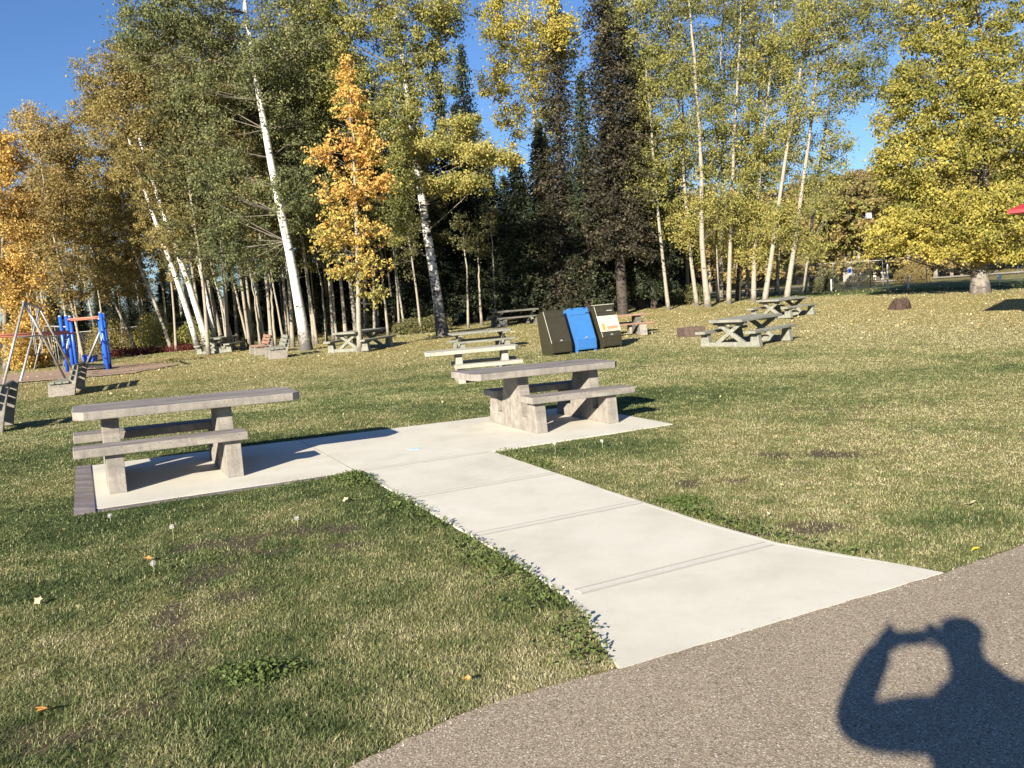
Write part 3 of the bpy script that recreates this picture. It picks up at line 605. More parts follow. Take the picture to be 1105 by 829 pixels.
# --- poplar cluster right of centre: each trunk a tree of its own
GP = 'pale trunked poplars in the clump right of centre'
pop = [
    ('slim poplar at the left end of the clump, beside the dark spruce', [(721, 325), (713, 262), (706, 190), (700, 110), (694, 20), (690, -60)], 41, .105, [B(705, 100, 41, 28, 60, 50, .5), B(700, 190, 41, 26, 40, 34, .5), B(690, 20, 41, 36, 50, 40, .45)]),
    ('poplar with yellow low branches, second from the left of the clump', [(752, 326), (744, 270), (738, 190), (732, 100), (722, 10), (715, -80)], 42, .12, [B(735, 240, 42, 26, 30, 40, .75), B(728, 160, 42, 26, 40, 36, .5), B(740, 60, 42, 34, 60, 50, .45), B(720, -40, 42, 60, 50, 40, .45)]),
    ('thick pale poplar at the front of the clump', [(764, 328), (757, 270), (757, 180), (752, 90), (742, -10), (735, -90)], 40.5, .17, [B(757, 110, 40.5, 24, 70, 40, .45), B(770, 210, 40.5, 26, 30, 28, .6), B(745, -20, 40.5, 50, 50, 40, .45)]),
    ('thin grey poplar close behind the thick one', [(775, 326), (772, 260), (775, 170), (778, 70), (782, -40)], 43, .10, [B(778, 150, 43, 22, 60, 30, .45), B(790, 240, 43, 20, 28, 20, .6)]),
    ('straight bright poplar with sunlit bark high up', [(786, 327), (788, 260), (791, 170), (796, 80), (800, 0), (806, -90)], 41.5, .13, [B(805, 120, 41.5, 26, 60, 34, .55), B(800, 30, 41.5, 34, 50, 34, .5), B(800, 220, 41.5, 22, 40, 34, .65), B(810, -60, 41.5, 60, 50, 40)]),
    ('dark shaded poplar stem in the clump', [(796, 326), (800, 250), (806, 160), (812, 60), (818, -40)], 43.5, .15, [B(815, 180, 43.5, 22, 50, 26, .5), B(820, 60, 43.5, 30, 50, 26, .5)]),
    ('pale poplar with orange tinged low leaves right of the dark stem', [(813, 325), (814, 270), (820, 190), (828, 110), (836, 20), (842, -60)], 42, .14, [B(815, 255, 42, 26, 30, 44, .85), B(830, 160, 42, 24, 50, 32, .55), B(840, 50, 42, 34, 50, 36, .55)]),
    ('poplar leaning right, second from the right end of the clump', [(824, 326), (834, 270), (842, 205), (858, 110), (870, 30), (880, -60)], 40, .14, [B(845, 235, 40, 22, 24, 26, .7), B(862, 120, 40, 24, 40, 24, .55), B(880, 40, 40, 44, 34, 46, .55), B(885, -50, 40, 50, 40, 40)]),
    ('tall poplar leaning right at the right end of the clump', [(848, 326), (858, 262), (866, 200), (877, 120), (886, 40), (894, -60)], 40.5, .15, [B(885, 200, 40.5, 26, 30, 20, .5), B(900, 100, 40.5, 26, 30, 16, .45), B(925, 70, 40, 30, 22, 26, .25), B(950, 95, 40, 22, 10, 10, .15), B(915, 10, 40, 50, 26, 46, .5), B(965, 25, 39.5, 28, 26, 22, .4), B(870, 270, 40.5, 16, 20, 10, .6), B(900, 155, 40.5, 16, 24, 10, .5)])]
for lab, pp, d, r, bl in pop:
    tree('poplar_tree', lab, 'tree', grounded(TP(d, *pp)), r*.88, .025, [(c_, a_*1.12, b_*1.1, e_*1.12, int(n_*1.5), *t_) for c_, a_, b_, e_, n_, *t_ in bl], 'dark_bark' if 'dark shaded' in lab else 'aspen', 'leaf_lime', .10, 40, .32, GP, tmin=.15, bark_limb='limb', wisp=.12)

for i, (px, ptx, d, lab) in enumerate([(708, 690, 47, 'yellow green poplar filling the gap behind the dark spruce and the clump'), (742, 735, 48, 'yellow green poplar behind the front of the clump'), (778, 782, 47, 'leafy poplar standing behind the middle of the clump'), (806, 822, 49, 'leafy poplar behind the dark stem'), (838, 856, 48, 'leafy poplar behind the two right leaning trunks'), (868, 905, 50, 'sparse poplar at the back right of the clump')]):
    tree('poplar_tree', lab, 'tree', grounded(TP(d, (px, 322), ((px*2+ptx)/3, 200), (ptx, 60), (ptx*1.5-px*.5, -60))), .11, .02,
         [B(ptx*.7+px*.3, 170, d, 30, 50, 44 if i < 5 else 20, .5), B(ptx, 80, d, 34, 50, 46 if i < 5 else 22, .5), B(ptx, -10, d, 40, 40, 34, .5), B(px, 250, d, 26, 34, 34 if i < 5 else 12, .6)], 'aspen', 'leaf_lime', .105, 44, .34, 'poplars in the second row of the clump', tmin=.15)
# --- broad yellow tree at the right
tree('maple_tree', 'broad yellow green tree with short thick trunk at the right edge', 'tree', grounded(TP(37, (1058, 316), (1056, 285), (1058, 240), (1062, 170), (1060, 80), (1055, 0))), .36, .06,
     [B(1010, 235, 36, 60, 34, 90, .65), B(975, 250, 36, 34, 24, 36, .75), B(1070, 235, 35.5, 60, 40, 90, .6), B(1100, 180, 36, 60, 50, 80, .5), B(1000, 170, 36, 50, 40, 80, .55), B(975, 130, 36.5, 30, 34, 40, .5), B(1050, 140, 35.5, 60, 50, 100, .5),
      B(1030, 60, 36.5, 60, 50, 90, .45), B(1090, 60, 36.5, 60, 60, 80, .4), B(1050, -10, 37, 70, 50, 60, .45), B(1010, 20, 37, 40, 40, 40, .5), B(1085, 275, 36, 30, 12, 26, .7), B(1030, 270, 36, 40, 14, 34, .85), B(975, 205, 37, 26, 30, 30, .35), B(1150, 200, 36, 50, 90, 50), B(1045, 100, 35.5, 60, 30, 60, .5), B(985, 95, 36.3, 30, 30, 34, .45), B(1085, 120, 35.2, 50, 40, 60, .55), B(965, 175, 36.5, 26, 36, 30, .6), B(945, 262, 36.5, 12, 16, 10, .7)],
     'grey_bark', 'leaf_yellow', .115, 46, .30, toneshift=-.22, limb_r=.05, tmin=.1)

# --- the rest of the wood: many similar trees copied from a few built ones
def proto_aspen(lab, H, leafm, name='woodland_tree', n=90, bark='aspen', r=.09, lean=.06, cr=1.5, lo=.35):
    b = np.array([0., 0, 0]); pts = [b, b+[.2*lean*H*.5, 0, H*.3], b+[lean*H*.6, .1, H*.65], b+[lean*H, 0, H]]
    bl = [(np.array([lean*H*t, 0, H*t]), cr*(1.25-abs(t-.7)), cr*(1.25-abs(t-.7)), H*.13, max(6, int(n*wt)), .45+.1*rng.normal()) for t, wt in ((lo+.05, .12), (.52, .2), (.68, .26), (.82, .24), (.94, .18))]
    return tree(name, lab, 'tree', pts, r, .015, bl, bark, leafm, .125, 48, .36, 'trees standing close together in the wood', tmin=lo*.7)
LABW = 'slender pale trunked tree crowded in the wood behind the picnic lawn'
protos = [proto_aspen(LABW, 13, 'leaf_dullgreen'), proto_aspen(LABW, 14.5, 'leaf_olive', r=.10), proto_aspen(LABW, 12, 'leaf_dullgreen', n=70, r=.07, lo=.5), proto_aspen(LABW, 13.5, 'leaf_brown', n=70), proto_aspen(LABW, 13, 'leaf_lime', n=80)]
used = set()
def put(proto, px, py, d, s=1.0, rz=None, lab=None, grp=None, cat=None, leanx=-.08):
    p = P(px, py, d); p[2] = T1(p[0], p[1])
    o = proto if id(proto) not in used else copy_tree(proto); used.add(id(proto))
    o.location = tuple(p); o.rotation_euler = (rng.normal(0, .03), leanx+rng.normal(0, .03), rng.uniform(-.6, .6)+(rz or 0)); o.scale = (s, s, s*rng.uniform(.92, 1.1))
    if lab: o['label'] = lab
    if grp: o['group'] = grp
    if cat: o['category'] = cat
    return o
k = 0
for d, x0, x1, st in ((42, 222, 470, 26), (46, 196, 480, 21), (51, 60, 520, 25), (58, -40, 560, 31), (66, -60, 600, 36)):
    x = x0
    while x < x1:
        pid = 0 if x > 210 else 1
        pid = rng.choice([0, 2, 0, 1, 4]) if x > 210 else rng.choice([1, 3, 1, 2])
        if not (d < 45 and (320 < x < 345)): put(protos[pid], x+rng.uniform(-8, 8), 375, d+rng.uniform(-1.5, 1.5), rng.uniform(.7, .95) if x > 425 else rng.uniform(.85, 1.45) if x > 200 else rng.uniform(.72, 1.02), rz=math.pi, leanx=-.05)
        x += st*rng.uniform(.7, 1.3)
# thin bare stems between them
def stem(px0, py0, px1, py1, d, r, lab, grp, bark='aspen'):
    pts = grounded(TP(d, (px0, py0), ((px0+px1)/2+rng.uniform(-3, 3), (py0+py1)/2), (px1, py1)))
    tree('thin_tree', lab, 'tree', pts, r, .02, [B(px1, py1, d, 14, 20, 12, .5)], bark, 'leaf_dullgreen', .11, 34, .3, grp, limb_r=.02, tmin=.6)
GT = 'thin bare stems at the edge of the wood'
for a in [(253, 368, 215, 240), (268, 366, 236, 230), (286, 368, 262, 250), (306, 366, 280, 215), (352, 364, 338, 260), (363, 363, 352, 250), (404, 360, 398, 250), (437, 358, 424, 230), (245, 370, 226, 280), (280, 362, 268, 280), (418, 352, 410, 240), (505, 350, 500, 250), (520, 352, 516, 260), (535, 346, 530, 240), (296, 362, 290, 250), (341, 360, 322, 240)]:
    stem(*a, 41.5+rng.uniform(-1, 3), rng.uniform(.06, .10), 'thin bare pale stem at the sunny edge of the wood', GT)
# spruces farther back, so that the wood is dark inside
LABS = 'dark spruce farther back in the wood'
base_sp = [sp4, sp7, sp2]
for (x, d, s, i) in [(420, 50, .9, 0), (445, 56, 1, 1), (475, 54, .95, 0), (505, 58, .9, 2), (530, 53, .85, 1), (545, 60, .9, 0), (575, 52, .8, 1), (600, 57, .95, 0), (625, 50, .9, 1), (645, 58, 1, 0), (668, 52, .95, 1), (690, 56, .9, 0), (715, 50, .8, 1), (735, 56, .75, 0), (395, 54, .8, 1), (365, 57, .75, 0), (340, 62, .75, 1), (300, 63, .7, 0), (255, 64, .7, 1), (490, 66, 1, 1), (560, 68, 1, 0), (620, 68, 1, 1), (670, 66, 1, 0), (180, 62, .55, 0), (130, 60, .5, 1), (80, 62, .45, 0), (215, 58, .6, 1), (60, 58, .4, 1)]+[(xx+rng.uniform(-8, 8), rng.uniform(64, 74), (.5 if xx < 150 else .62 if xx < 330 else .9)*rng.uniform(.85, 1.1), int(rng.integers(0, 2))) for xx in range(-50, 720, 24)]+[(xx+rng.uniform(-8, 8), rng.uniform(50, 57), rng.uniform(.3, .42), int(rng.integers(0, 2))) for xx in range(-40, 470, 24)]:
    o = copy_tree(base_sp[i]); p = P(x, 345, d); p[2] = T1(p[0], p[1]); o.location = tuple(p); o.scale = (s, s, s*rng.uniform(.85, 1.05)); o.rotation_euler = (0, 0, rng.uniform(0, 6))
    o['label'] = LABS; o['group'] = 'spruces farther back in the wood'
# wooded rise beyond the road, right
LABH = 'autumn tree on the wooded rise beyond the road'
LSIZE = 3.0; DENS = .8
pr_h = [proto_aspen(LABH, 9, 'leaf_brown', n=90, cr=3.0, lo=.15, r=.15), proto_aspen(LABH, 9, 'leaf_olive', n=90, cr=3.0, lo=.15, r=.15), proto_aspen(LABH, 8, 'leaf_lime', n=80, cr=3.0, lo=.15, r=.15)]
LSIZE, DENS = 1.12, 2.0
for q_ in pr_h: used.discard(id(q_))
for i in range(240):
    az = rng.uniform(6, 38); r = rng.uniform(96, 250) if i > 30 else rng.uniform(92, 112)
    x, y = r*math.sin(R(az)), r*math.cos(R(az))
    if az < 26 and az > 19 and r < 105: continue
    p0 = pr_h[rng.choice([0, 0, 1, 1, 2])]; o = p0 if id(p0) not in used else copy_tree(p0); used.add(id(p0))
    o.location = (x, y, T1(x, y)-.1); s = rng.uniform(.75, 1.25); o.scale = (s*1.2, s*1.2, s); o.rotation_euler = (0, 0, rng.uniform(0, 6)); o['label'] = LABH; o['group'] = 'trees on the wooded rise'
# low brush against the fence and in the wood edge
for i, (px, py, d, rx, h_, lm, lab) in enumerate([
    (142, 378, 46, 1.7, .55, 'red_leaf', 'dark red shrub along the fence behind the playground, larger clump'), (195, 378, 46, 1.0, .4, 'red_leaf', 'small dark red shrub at the foot of the white leaning trunks'),
    (35, 392, 41, 1.1, 1.1, 'leaf_orange', 'low orange bush at the far left by the swing'), (205, 340, 47, 1.2, 1.7, 'leaf_lime', 'yellow green bush beside the white leaning trunks'),
    (165, 345, 48, 1.3, 2.2, 'leaf_yellow', 'golden bush above the fence behind the playground'), (115, 340, 48, 1.5, 2.4, 'leaf_olive', 'gold leaved bush behind the blue posts'),
    (928, 293, 70, 1.3, 1.2, 'leaf_olive', 'olive gold bush in front of the low white building'), (985, 292, 68, 1.6, 1.6, 'leaf_brown', 'brown gold bush beyond the fence left of the broad tree'),
    (890, 302, 52, 1.0, 1.1, 'leaf_dullgreen', 'dark green bush on the chain link fence at right'), (455, 345, 42, 1.6, .9, 'leaf_dullgreen', 'low green brush left of the second birch'), (740, 318, 45, 1.4, 1.0, 'leaf_dullgreen', 'green undergrowth beside the poplar clump')]):
    p = P(px, py, d); p[2] = T1(p[0], p[1]); rt = thing('shrub', lab, 'shrub', p); n = int((2600 if i > 1 else 1300)*rx)
    th = rng.uniform(0, 6.28, n); rr = np.sqrt(rng.random(n)); pts = np.stack([rr*np.cos(th)*rx, rr*np.sin(th)*rx*.6, np.abs(rng.random(n))**.8*h_*(1-.5*rr**2)], 1)*[1, 1, 1]; pts[:, 2] *= (.7+.6*vnoise(pts[:, 0], pts[:, 1], 1.6, i))
    leaves(pts, .10, M[lm], 'foliage', rt)
    tubes_mesh([(np.array([[0, 0, -.05], rng.normal(0, .1, 3)*[1, 1, 0]+[0, 0, h_*.4], [rng.normal(0, rx*.5), rng.normal(0, rx*.3), h_*.8]]), [.02, .014, .006], 4) for _ in range(9)], 'stem', M['limb'], rt, np.zeros(3))

# ------------------------------------------------------------------ picnic tables
def chamfer_rect(x0, x1, y0, y1, c):
    return [(x0+c, y0), (x1-c, y0), (x1, y0+c), (x1, y1-c), (x1-c, y1), (x0+c, y1), (x0, y1-c), (x0, y0+c)]
def slab_table(label, mw, mat, flip=1, group=None, top_mat=None):
    """concrete table on two slotted end frames; the top overhangs one end for a wheelchair"""
    t = thing('picnic_table', label, 'picnic table', mw=mw, group=group); m = M[mat]
    fx = lambda a, b: (a, b) if flip > 0 else (-b, -a)
    x0, x1 = fx(-.83, 1.27)
    MB().prism(chamfer_rect(x0, x1, -.37, .37, .09), .665, .745, 'z').build('tabletop', M[top_mat or mat], t, .008)
    prof = [(-.62, 0), (.62, 0), (.575, .358), (.40, .358), (.385, .175), (.27, .165), (.175, .663), (-.175, .663), (-.27, .165), (-.385, .175), (-.40, .358), (-.575, .358)]
    for cx in (-.52, .52):
        MB().prism(prof, cx-.075, cx+.075, 'x').build('end_frame', m, t, .006)
    b0, b1 = fx(-.85, .66)
    for s in (-1, 1):
        ya, yb = sorted((s*.35, s*.64)); MB().box((b0, ya, .36), (b1, yb, .44)).build('bench_seat', M[top_mat or mat], t, .008)
    return t
def cross_table(label, p, rz, mat, group=None, s=1.0):
    """concrete table on X shaped frames with benches on tapered blocks"""
    t = thing('picnic_table', label, 'picnic table', p, rz, group); m = M[mat]; t.scale = (s, s, s)
    MB().prism(chamfer_rect(-1.2, 1.2, -.53, .53, .06), .70, .775, 'z').build('tabletop', m, t, .008)
    for cx in (-.88, .88):
        fr = MB()
        for sg in (1, -1): fr.prism([(-.50*sg, .10), (-.32*sg, .10), (.50*sg, .69), (.32*sg, .69)], cx-.055+.004*sg, cx+.055+.004*sg, 'x')
        fr.build('cross_frame', m, t, .005)
        MB().prism([(-.70, .0), (.70, .0), (.70, .13), (-.70, .13)], cx-.068, cx+.068, 'x').build('base_beam', m, t, .005)
        MB().box((cx-.07, -.50, .62), (cx+.07, .50, .698)).build('top_beam', m, t, .005)
        for sy in (-1, 1):
            MB().prism([(sy*.62, 0), (sy*.93, 0), (sy*.88, .38), (sy*.68, .38)], cx-.09, cx+.09, 'x').build('bench_leg', m, t, .01)
    for sy in (-1, 1):
        ya, yb = sorted((sy*.62, sy*.94)); MB().box((-1.2, ya, .382), (1.2, yb, .452)).build('bench_seat', m, t, .008)
    return t
def at_ground(px, py, d):
    p = P(px, py, d); p[2] = T1(p[0], p[1]); return p
slab_table('weathered concrete table on the left end of the pad, top overhanging to the right', slab_matrix(.72, 8.70, .004), 'table', 1)
slab_table('weathered concrete table on the right end of the pad, nearest the recycling bins', slab_matrix(5.28, 8.76, .004), 'table', -1)
c = at_ground(521, 405, 18.1)
slab_table('pale whitish concrete table on the grass just behind the right pad table', Matrix.Translation(Vector(c))@Matrix.Rotation(R(8), 4, 'Z'), 'white_table', -1)
cross_table('grey table with crossed legs right of the recycling bins, the nearer of two', at_ground(806, 371, 23.0), R(44), 'grey_table')
cross_table('grey table with crossed legs in front of the poplar clump, the farther of two', at_ground(845, 342, 33.5), R(40), 'grey_table')
cross_table('grey table seen end on beside the white leaning trunks at left', at_ground(240, 381, 42), R(86), 'grey_table', s=1.0)
cross_table('grey table behind the trunk of the young orange tree', at_ground(390, 377, 32), R(68), 'grey_table')
cross_table('grey crossed leg table behind the pale whitish concrete table', at_ground(519, 373, 28.5), R(14), 'grey_table', s=.9)
cross_table('dark shaded table at the wood edge left of the olive bin', at_ground(556, 350, 41), R(22), 'dark_table')
# reddish planked table half hidden behind the bins
p = at_ground(672, 361, 29.5); t = thing('picnic_table', 'reddish planked table half hidden behind the signed recycling bin', 'picnic table', p, R(8))
for i in range(4): MB().box((-.9, -.37+.187*i, .70), (.9, -.37+.187*i+.175, .75)).build('top_plank', M['red_plank'], t, .005)
for sy in (-1, 1): MB().box((-.95, min(sy*.5, sy*.8), .40), (.95, max(sy*.5, sy*.8), .45)).build('bench_seat', M['red_plank'], t, .005)
for cx in (-.55, .55):
    MB().prism([(-.3, 0), (.3, 0), (.25, .695), (-.25, .695)], cx-.1, cx+.1, 'x').build('pedestal', M['dark_table'], t, .01)
    for sy in (-1, 1): MB().prism([(sy*.45, 0), (sy*.85, 0), (sy*.77, .395), (sy*.53, .395)], cx-.13, cx+.13, 'x').build('bench_leg', M['table'], t, .01)

# ------------------------------------------------------------------ park benches
def park_bench(label, p, rz, plank, L=1.7, group=None):
    """two concrete ends; seat and back of planks. Faces local -x, length along y"""
    t = thing('park_bench', label, 'bench', p, rz, group)
    prof = [(-.38, 0), (.30, 0), (.36, .30), (.50, .84), (.39, .86), (.20, .36), (-.36, .37)]
    for s in (-1, 1): MB().prism([(a, b) for a, b in prof], s*L*.42-.07, s*L*.42+.07, 'y').build('concrete_end', M['table'], t, .012)
    for i in range(3):
        x = -.34+i*.19; MB().box((x, -L/2, .372), (x+.165, L/2, .425)).build('seat_plank', M[plank], t, .006)
    for i in range(3):
        z = .46+i*.145; x = .225+(z-.36)*.38
        mt = Matrix.Translation((x, 0, z))@Matrix.Rotation(-R(20.5), 4, 'Y').inverted()
        MB().box((-.055, -L/2, 0), (-.005, L/2, .125), mt).build('back_plank', M[plank], t, .006)
    return t
park_bench('grey plank bench facing the playground sand', at_ground(74, 423, 24), R(18), 'grey_table')
park_bench('bench cut by the left edge of the picture, nearest the left pad table', at_ground(-11, 462, 15.2), R(25), 'grey_table')
park_bench('grey plank bench in front of the wood left of the tall birch', at_ground(299, 386, 31.5), R(22), 'grey_table')
park_bench('reddish plank bench just left of the grey bench near the tall birch', at_ground(281, 380, 37), R(26), 'red_plank')

# ------------------------------------------------------------------ recycling bins
def bin_(label, p, rz, body, panel_mat, sign=False):
    t = thing('recycling_bin', label, 'recycling bin', p, rz)
    w2 = .34; prof = [(0, .07), (0, .34), (.43, 1.32), (.86, 1.20), (.66, .07)]   # depth (y), height
    MB().prism(prof, -w2, w2, 'x').build('body', M[body], t, .012)
    n = Vector((0, -.98, .43)).normalized(); a = Vector((0, 0, .34)); b_ = Vector((0, .43, 1.32)); dr = (b_-a)
    def onface(f, x, off): q = a+dr*f+n*off; return (x, q.y, q.z)
    def panel(name, f0, f1, x0, x1, o0, o1, mat):
        v = [onface(f0, x0, o0), onface(f0, x1, o0), onface(f1, x1, o0), onface(f1, x0, o0), onface(f0, x0, o1), onface(f0, x1, o1), onface(f1, x1, o1), onface(f1, x0, o1)]
        return MB().add(v, [(0, 3, 2, 1), (4, 5, 6, 7), (0, 1, 5, 4), (1, 2, 6, 5), (2, 3, 7, 6), (3, 0, 4, 7)]).build(name, mat, t, .003)
    panel('door', .02, .985, -w2+.015, w2-.015, .001, .016, M[body])
    panel('hinge_strip', .02, .97, -w2-.004, -w2+.010, .004, .019, M['white_edge' if body == 'olive' else body])
    panel('handle', .80, .825, .05 if sign else .20, .24 if sign else .30, .017, .035, M['white_edge'] if sign else M['black'])
    for sx in (-1, 1): MB().box((sx*w2-.06*(sx > 0), .04, -.05), (sx*w2+.06*(sx < 0), .62, .075)).build('foot', M[body], t)
    MB().box((-w2+.02, -.006, .10), (w2-.02, .0, .325)).build('lower_panel', M[body], t, .002)
    panel('lid_seam', .775, .783, -w2+.02, w2-.02, .0165, .019, M['black']); panel('latch', .06, .10, -.04, .04, .0165, .032, M['galv'])
    for hx in (-.22, .22): panel('hinge', .955, .98, hx-.05, hx+.05, .0165, .028, M['black'])
    if sign:
        MB().box((-w2-.03, .40, 1.325), (w2+.03, .52, 1.345)).build('lid_edge', M['white_edge'], t)
        s = panel('sign_board', .18, .66, -w2-.02, w2+.02, .018, .030, mat_plain('cream_board', (.50, .47, .37), .6, .2, var=.05))
        def patch(nm, f0, f1, x0, x1, c):
            m = M.get('p_'+nm) or M.setdefault('p_'+nm, mat_plain('faded_'+nm, c, .6, .2, var=.2, scale=25))
            q_ = panel(nm, f0, f1, x0, x1, .031, .034, m); q_.parent = s; return q_
        patch('orange_figure', .23, .42, -.27, -.16, (.55, .25, .08)); patch('red_band', .215, .235, -.24, .24, (.6, .25, .18)); patch('brown_print', .25, .34, -.10, .28, (.42, .22, .14))
        patch('green_line', .44, .452, -.25, .22, (.12, .38, .28)); patch('heading_print', .56, .58, -.2, .12, (.18, .34, .26)); patch('text_print', .50, .512, -.26, .1, (.25, .30, .33)); patch('caption_print', .37, .40, -.05, .22, (.75, .68, .45))
    return t
yb = R(25)
for px, py, d, lab, bd, sg in ((607, 380, 23.6, 'olive brown leaning recycling bin, left of the blue one', 'olive', False), (634, 377, 24.0, 'bright blue recycling bin between two olive ones', 'blue', False), (661.5, 374, 24.4, 'olive brown recycling bin with a white sign board', 'olive', True)):
    p = at_ground(px, py, d); bin_(lab, p+np.array([0, 0, .0]), yb, bd, None, sg)
# ------------------------------------------------------------------ fire pit, stump
t = thing('fire_pit', 'rusty low steel fire box behind the nearer crossed leg table', 'fire pit', at_ground(746, 362, 27), R(12))
for (a, b_) in (((-.38, -.3), (.38, -.27)), ((-.38, .27), (.38, .3)), ((-.38, -.268), (-.35, .268)), ((.35, -.268), (.38, .268))):
    MB().box((a[0], a[1], 0), (b_[0], b_[1], .30)).build('side_plate', M['rust'], t, .004)
g_ = MB()
for i in range(8): g_.tube([(-.34+.097*i, -.27, .26), (-.34+.097*i, .27, .26)], .008, 5)
g_.build('grate', M['black'], t)
def rock(label, p, rx, ry, h, mat, name='stump'):
    t_ = np.linspace(0, 2*np.pi, 15)[:-1]; v = []
    for j, (f, z) in enumerate(((1.15, -.1), (1.0, .1*h), (.86, .55*h), (.70, .9*h), (.4, h))):
        for a in t_: k_ = 1+.22*math.sin(3*a+j*.7)+.12*math.sin(7*a); v.append((rx*f*k_*math.cos(a), ry*f*k_*math.sin(a), z*(1+.15*math.sin(2*a+1))))
    n = len(t_); v.append((0, 0, h*.95)); f = [(j*n+i, j*n+(i+1) % n, (j+1)*n+(i+1) % n, (j+1)*n+i) for j in range(4) for i in range(n)]+[(4*n+i, 4*n+(i+1) % n, 5*n) for i in range(n)]
    o = MB().add(v, f).build(name, mat, None, smooth=False); o.location = tuple(p); return o
M['stumpwood'] = mat_plain('dark_rotten_wood', (.065, .045, .035), .95, .1, var=.5, scale=14)
tag(rock('s', at_ground(971, 333, 33), .42, .34, .42, M['stumpwood']), 'dark brown tree stump on the straw lawn at right', 'stump')
tag(rock('s', at_ground(492, 358, 33), .3, .25, .10, M['stumpwood'], 'branch_pile'), 'small pile of dark sticks right of the patchy birch', 'stick pile')

# ------------------------------------------------------------------ swing and play frame
def swing_set(label, apexA, apexB, feetA, feetB, seats, group=None, r=.035):
    base = (np.array(feetA[0])+np.array(feetA[1])+np.array(feetB[0])+np.array(feetB[1]))/4
    t = thing('swing_set', label, 'swing', base, group=group); o_ = base
    for ap, ft in ((apexA, feetA), (apexB, feetB)):
        for f in ft: MB().tube([np.array(f)-o_+np.array([0, 0, -.1]), np.array(ap)-o_], r, 8).build('leg', M['galv'], t, smooth=True)
        q0 = np.array(ft[0])*.42+np.array(ap)*.58-o_; q1 = np.array(ft[1])*.42+np.array(ap)*.58-o_
        MB().tube([q0, q1], r*.6, 6).build('cross_bar', M['galv'], t, smooth=True)
    a, b_ = np.array(apexA)-o_, np.array(apexB)-o_; e = (b_-a)
    MB().tube([a-e*.03, b_+e*.03], r*1.1, 8).build('top_bar', M['galv'], t, smooth=True)
    for f in seats:
        c = a+e*f; gz = -1.75; du = e/np.linalg.norm(e)*.24
        st = MB().box((-.22, -.09, 0), (.22, .09, .03), Matrix.Translation(Vector(c+[0, 0, gz]))@Matrix.Rotation(math.atan2(e[1], e[0]), 4, 'Z')).build('swing_seat', M['black'], t)
        for s in (-1, 1): MB().tube([c+du*s, c+du*s*.95+np.array([0, 0, gz+.02])], .012, 5).build('chain', M['galv'], st)
    return t
fa = [at_ground(1, 417, 25.5), at_ground(72, 410, 28)]; fb = [at_ground(21, 414, 27.5), at_ground(80, 397, 33)]
swing_set('tall galvanised swing frame at the left edge of the picture', P(26, 326, 26.7), P(43, 333, 31.0), fa, fb, (.3, .72), r=.04)
fa = [at_ground(67, 395, 38), at_ground(84, 394, 38)]; fb = [at_ground(36, 400, 39), at_ground(62, 398, 40)]
swing_set('smaller grey swing frame behind the blue play posts', P(76, 353, 38), P(48, 352, 39.5), fa, fb, (.25, .7), r=.035)
def play():
    L_ = at_ground(80, 403, 33.5); Rr = at_ground(117, 402, 33.0); d1 = Rr-L_; back = np.array([-.60, 1.4, 0])
    base = L_; t = thing('climbing_frame', 'blue posted climbing frame with coral red rails beside the swings', 'climbing frame', base)
    tops = []
    for q, nm in ((L_, 0), (L_+[-.34, .15, 0], 1), (Rr, 2), (Rr+[-.32, .5, 0], 3), (L_+back, 4), (Rr+back, 5)):
        g0 = np.array([q[0], q[1], T1(q[0], q[1])]); h = 2.35 if nm not in (3,) else 2.1
        po = MB().tube([g0-base+[0, 0, -.1], g0-base+[0, 0, h]], .075, 12).build('post', M['play_blue'], t, smooth=True)
        MB().tube([g0-base+[0, 0, h], g0-base+[0, 0, h+.05]], [.085, .06], 12).build('post_cap', M['galv'], po)
        tops.append(g0-base+[0, 0, h])
    for a, b_, dz in ((0, 2, -.15), (4, 5, -.15), (2, 5, -.2), (0, 4, -.2)): MB().tube([tops[a]+[0, 0, dz], tops[b_]+[0, 0, dz]], .04, 8).build('rail', M['coral'], t, smooth=True)
    far = P(-60, 366, 30)-base; fr = P(74, 359, 33)-base
    MB().tube([fr+[0, 0, .04], far+[0, 0, .04]], .05, 8).build('long_beam', M['coral'], t, smooth=True)
    MB().tube([fr+[0, .55, -.05], far+[0, .55, -.05]], .04, 8).build('long_beam', M['coral'], t, smooth=True)
    dk = MB().add([*(tuple(q) for q in (tops[0]*[1, 1, 0]+[0, 0, .28], tops[2]*[1, 1, 0]+[0, 0, .20], tops[5]*[1, 1, 0]+[0, 0, .20], tops[4]*[1, 1, 0]+[0, 0, .28])), *(tuple(q) for q in (tops[0]*[1, 1, 0]+[0, 0, .18], tops[2]*[1, 1, 0]+[0, 0, .1], tops[5]*[1, 1, 0]+[0, 0, .1], tops[4]*[1, 1, 0]+[0, 0, .18]))],
                  [(0, 1, 2, 3), (7, 6, 5, 4), (0, 4, 5, 1), (1, 5, 6, 2), (2, 6, 7, 3), (3, 7, 4, 0)]).build('deck', M['black'], t)
    MB().tube([tops[0]*[1, 1, 0]+[.35, .5, .35], tops[0]*[1, 1, 0]+[1.2, .4, 1.75]], .05, 8).build('slant_bar', M['galv'], t, smooth=True)
    MB().prism([(.15, .35), (.55, .35), (.62, .62), (.45, .55), (.12, .66)], .55, .95, 'y').build('bucket_seat', M['play_blue'], t, .02)
play()

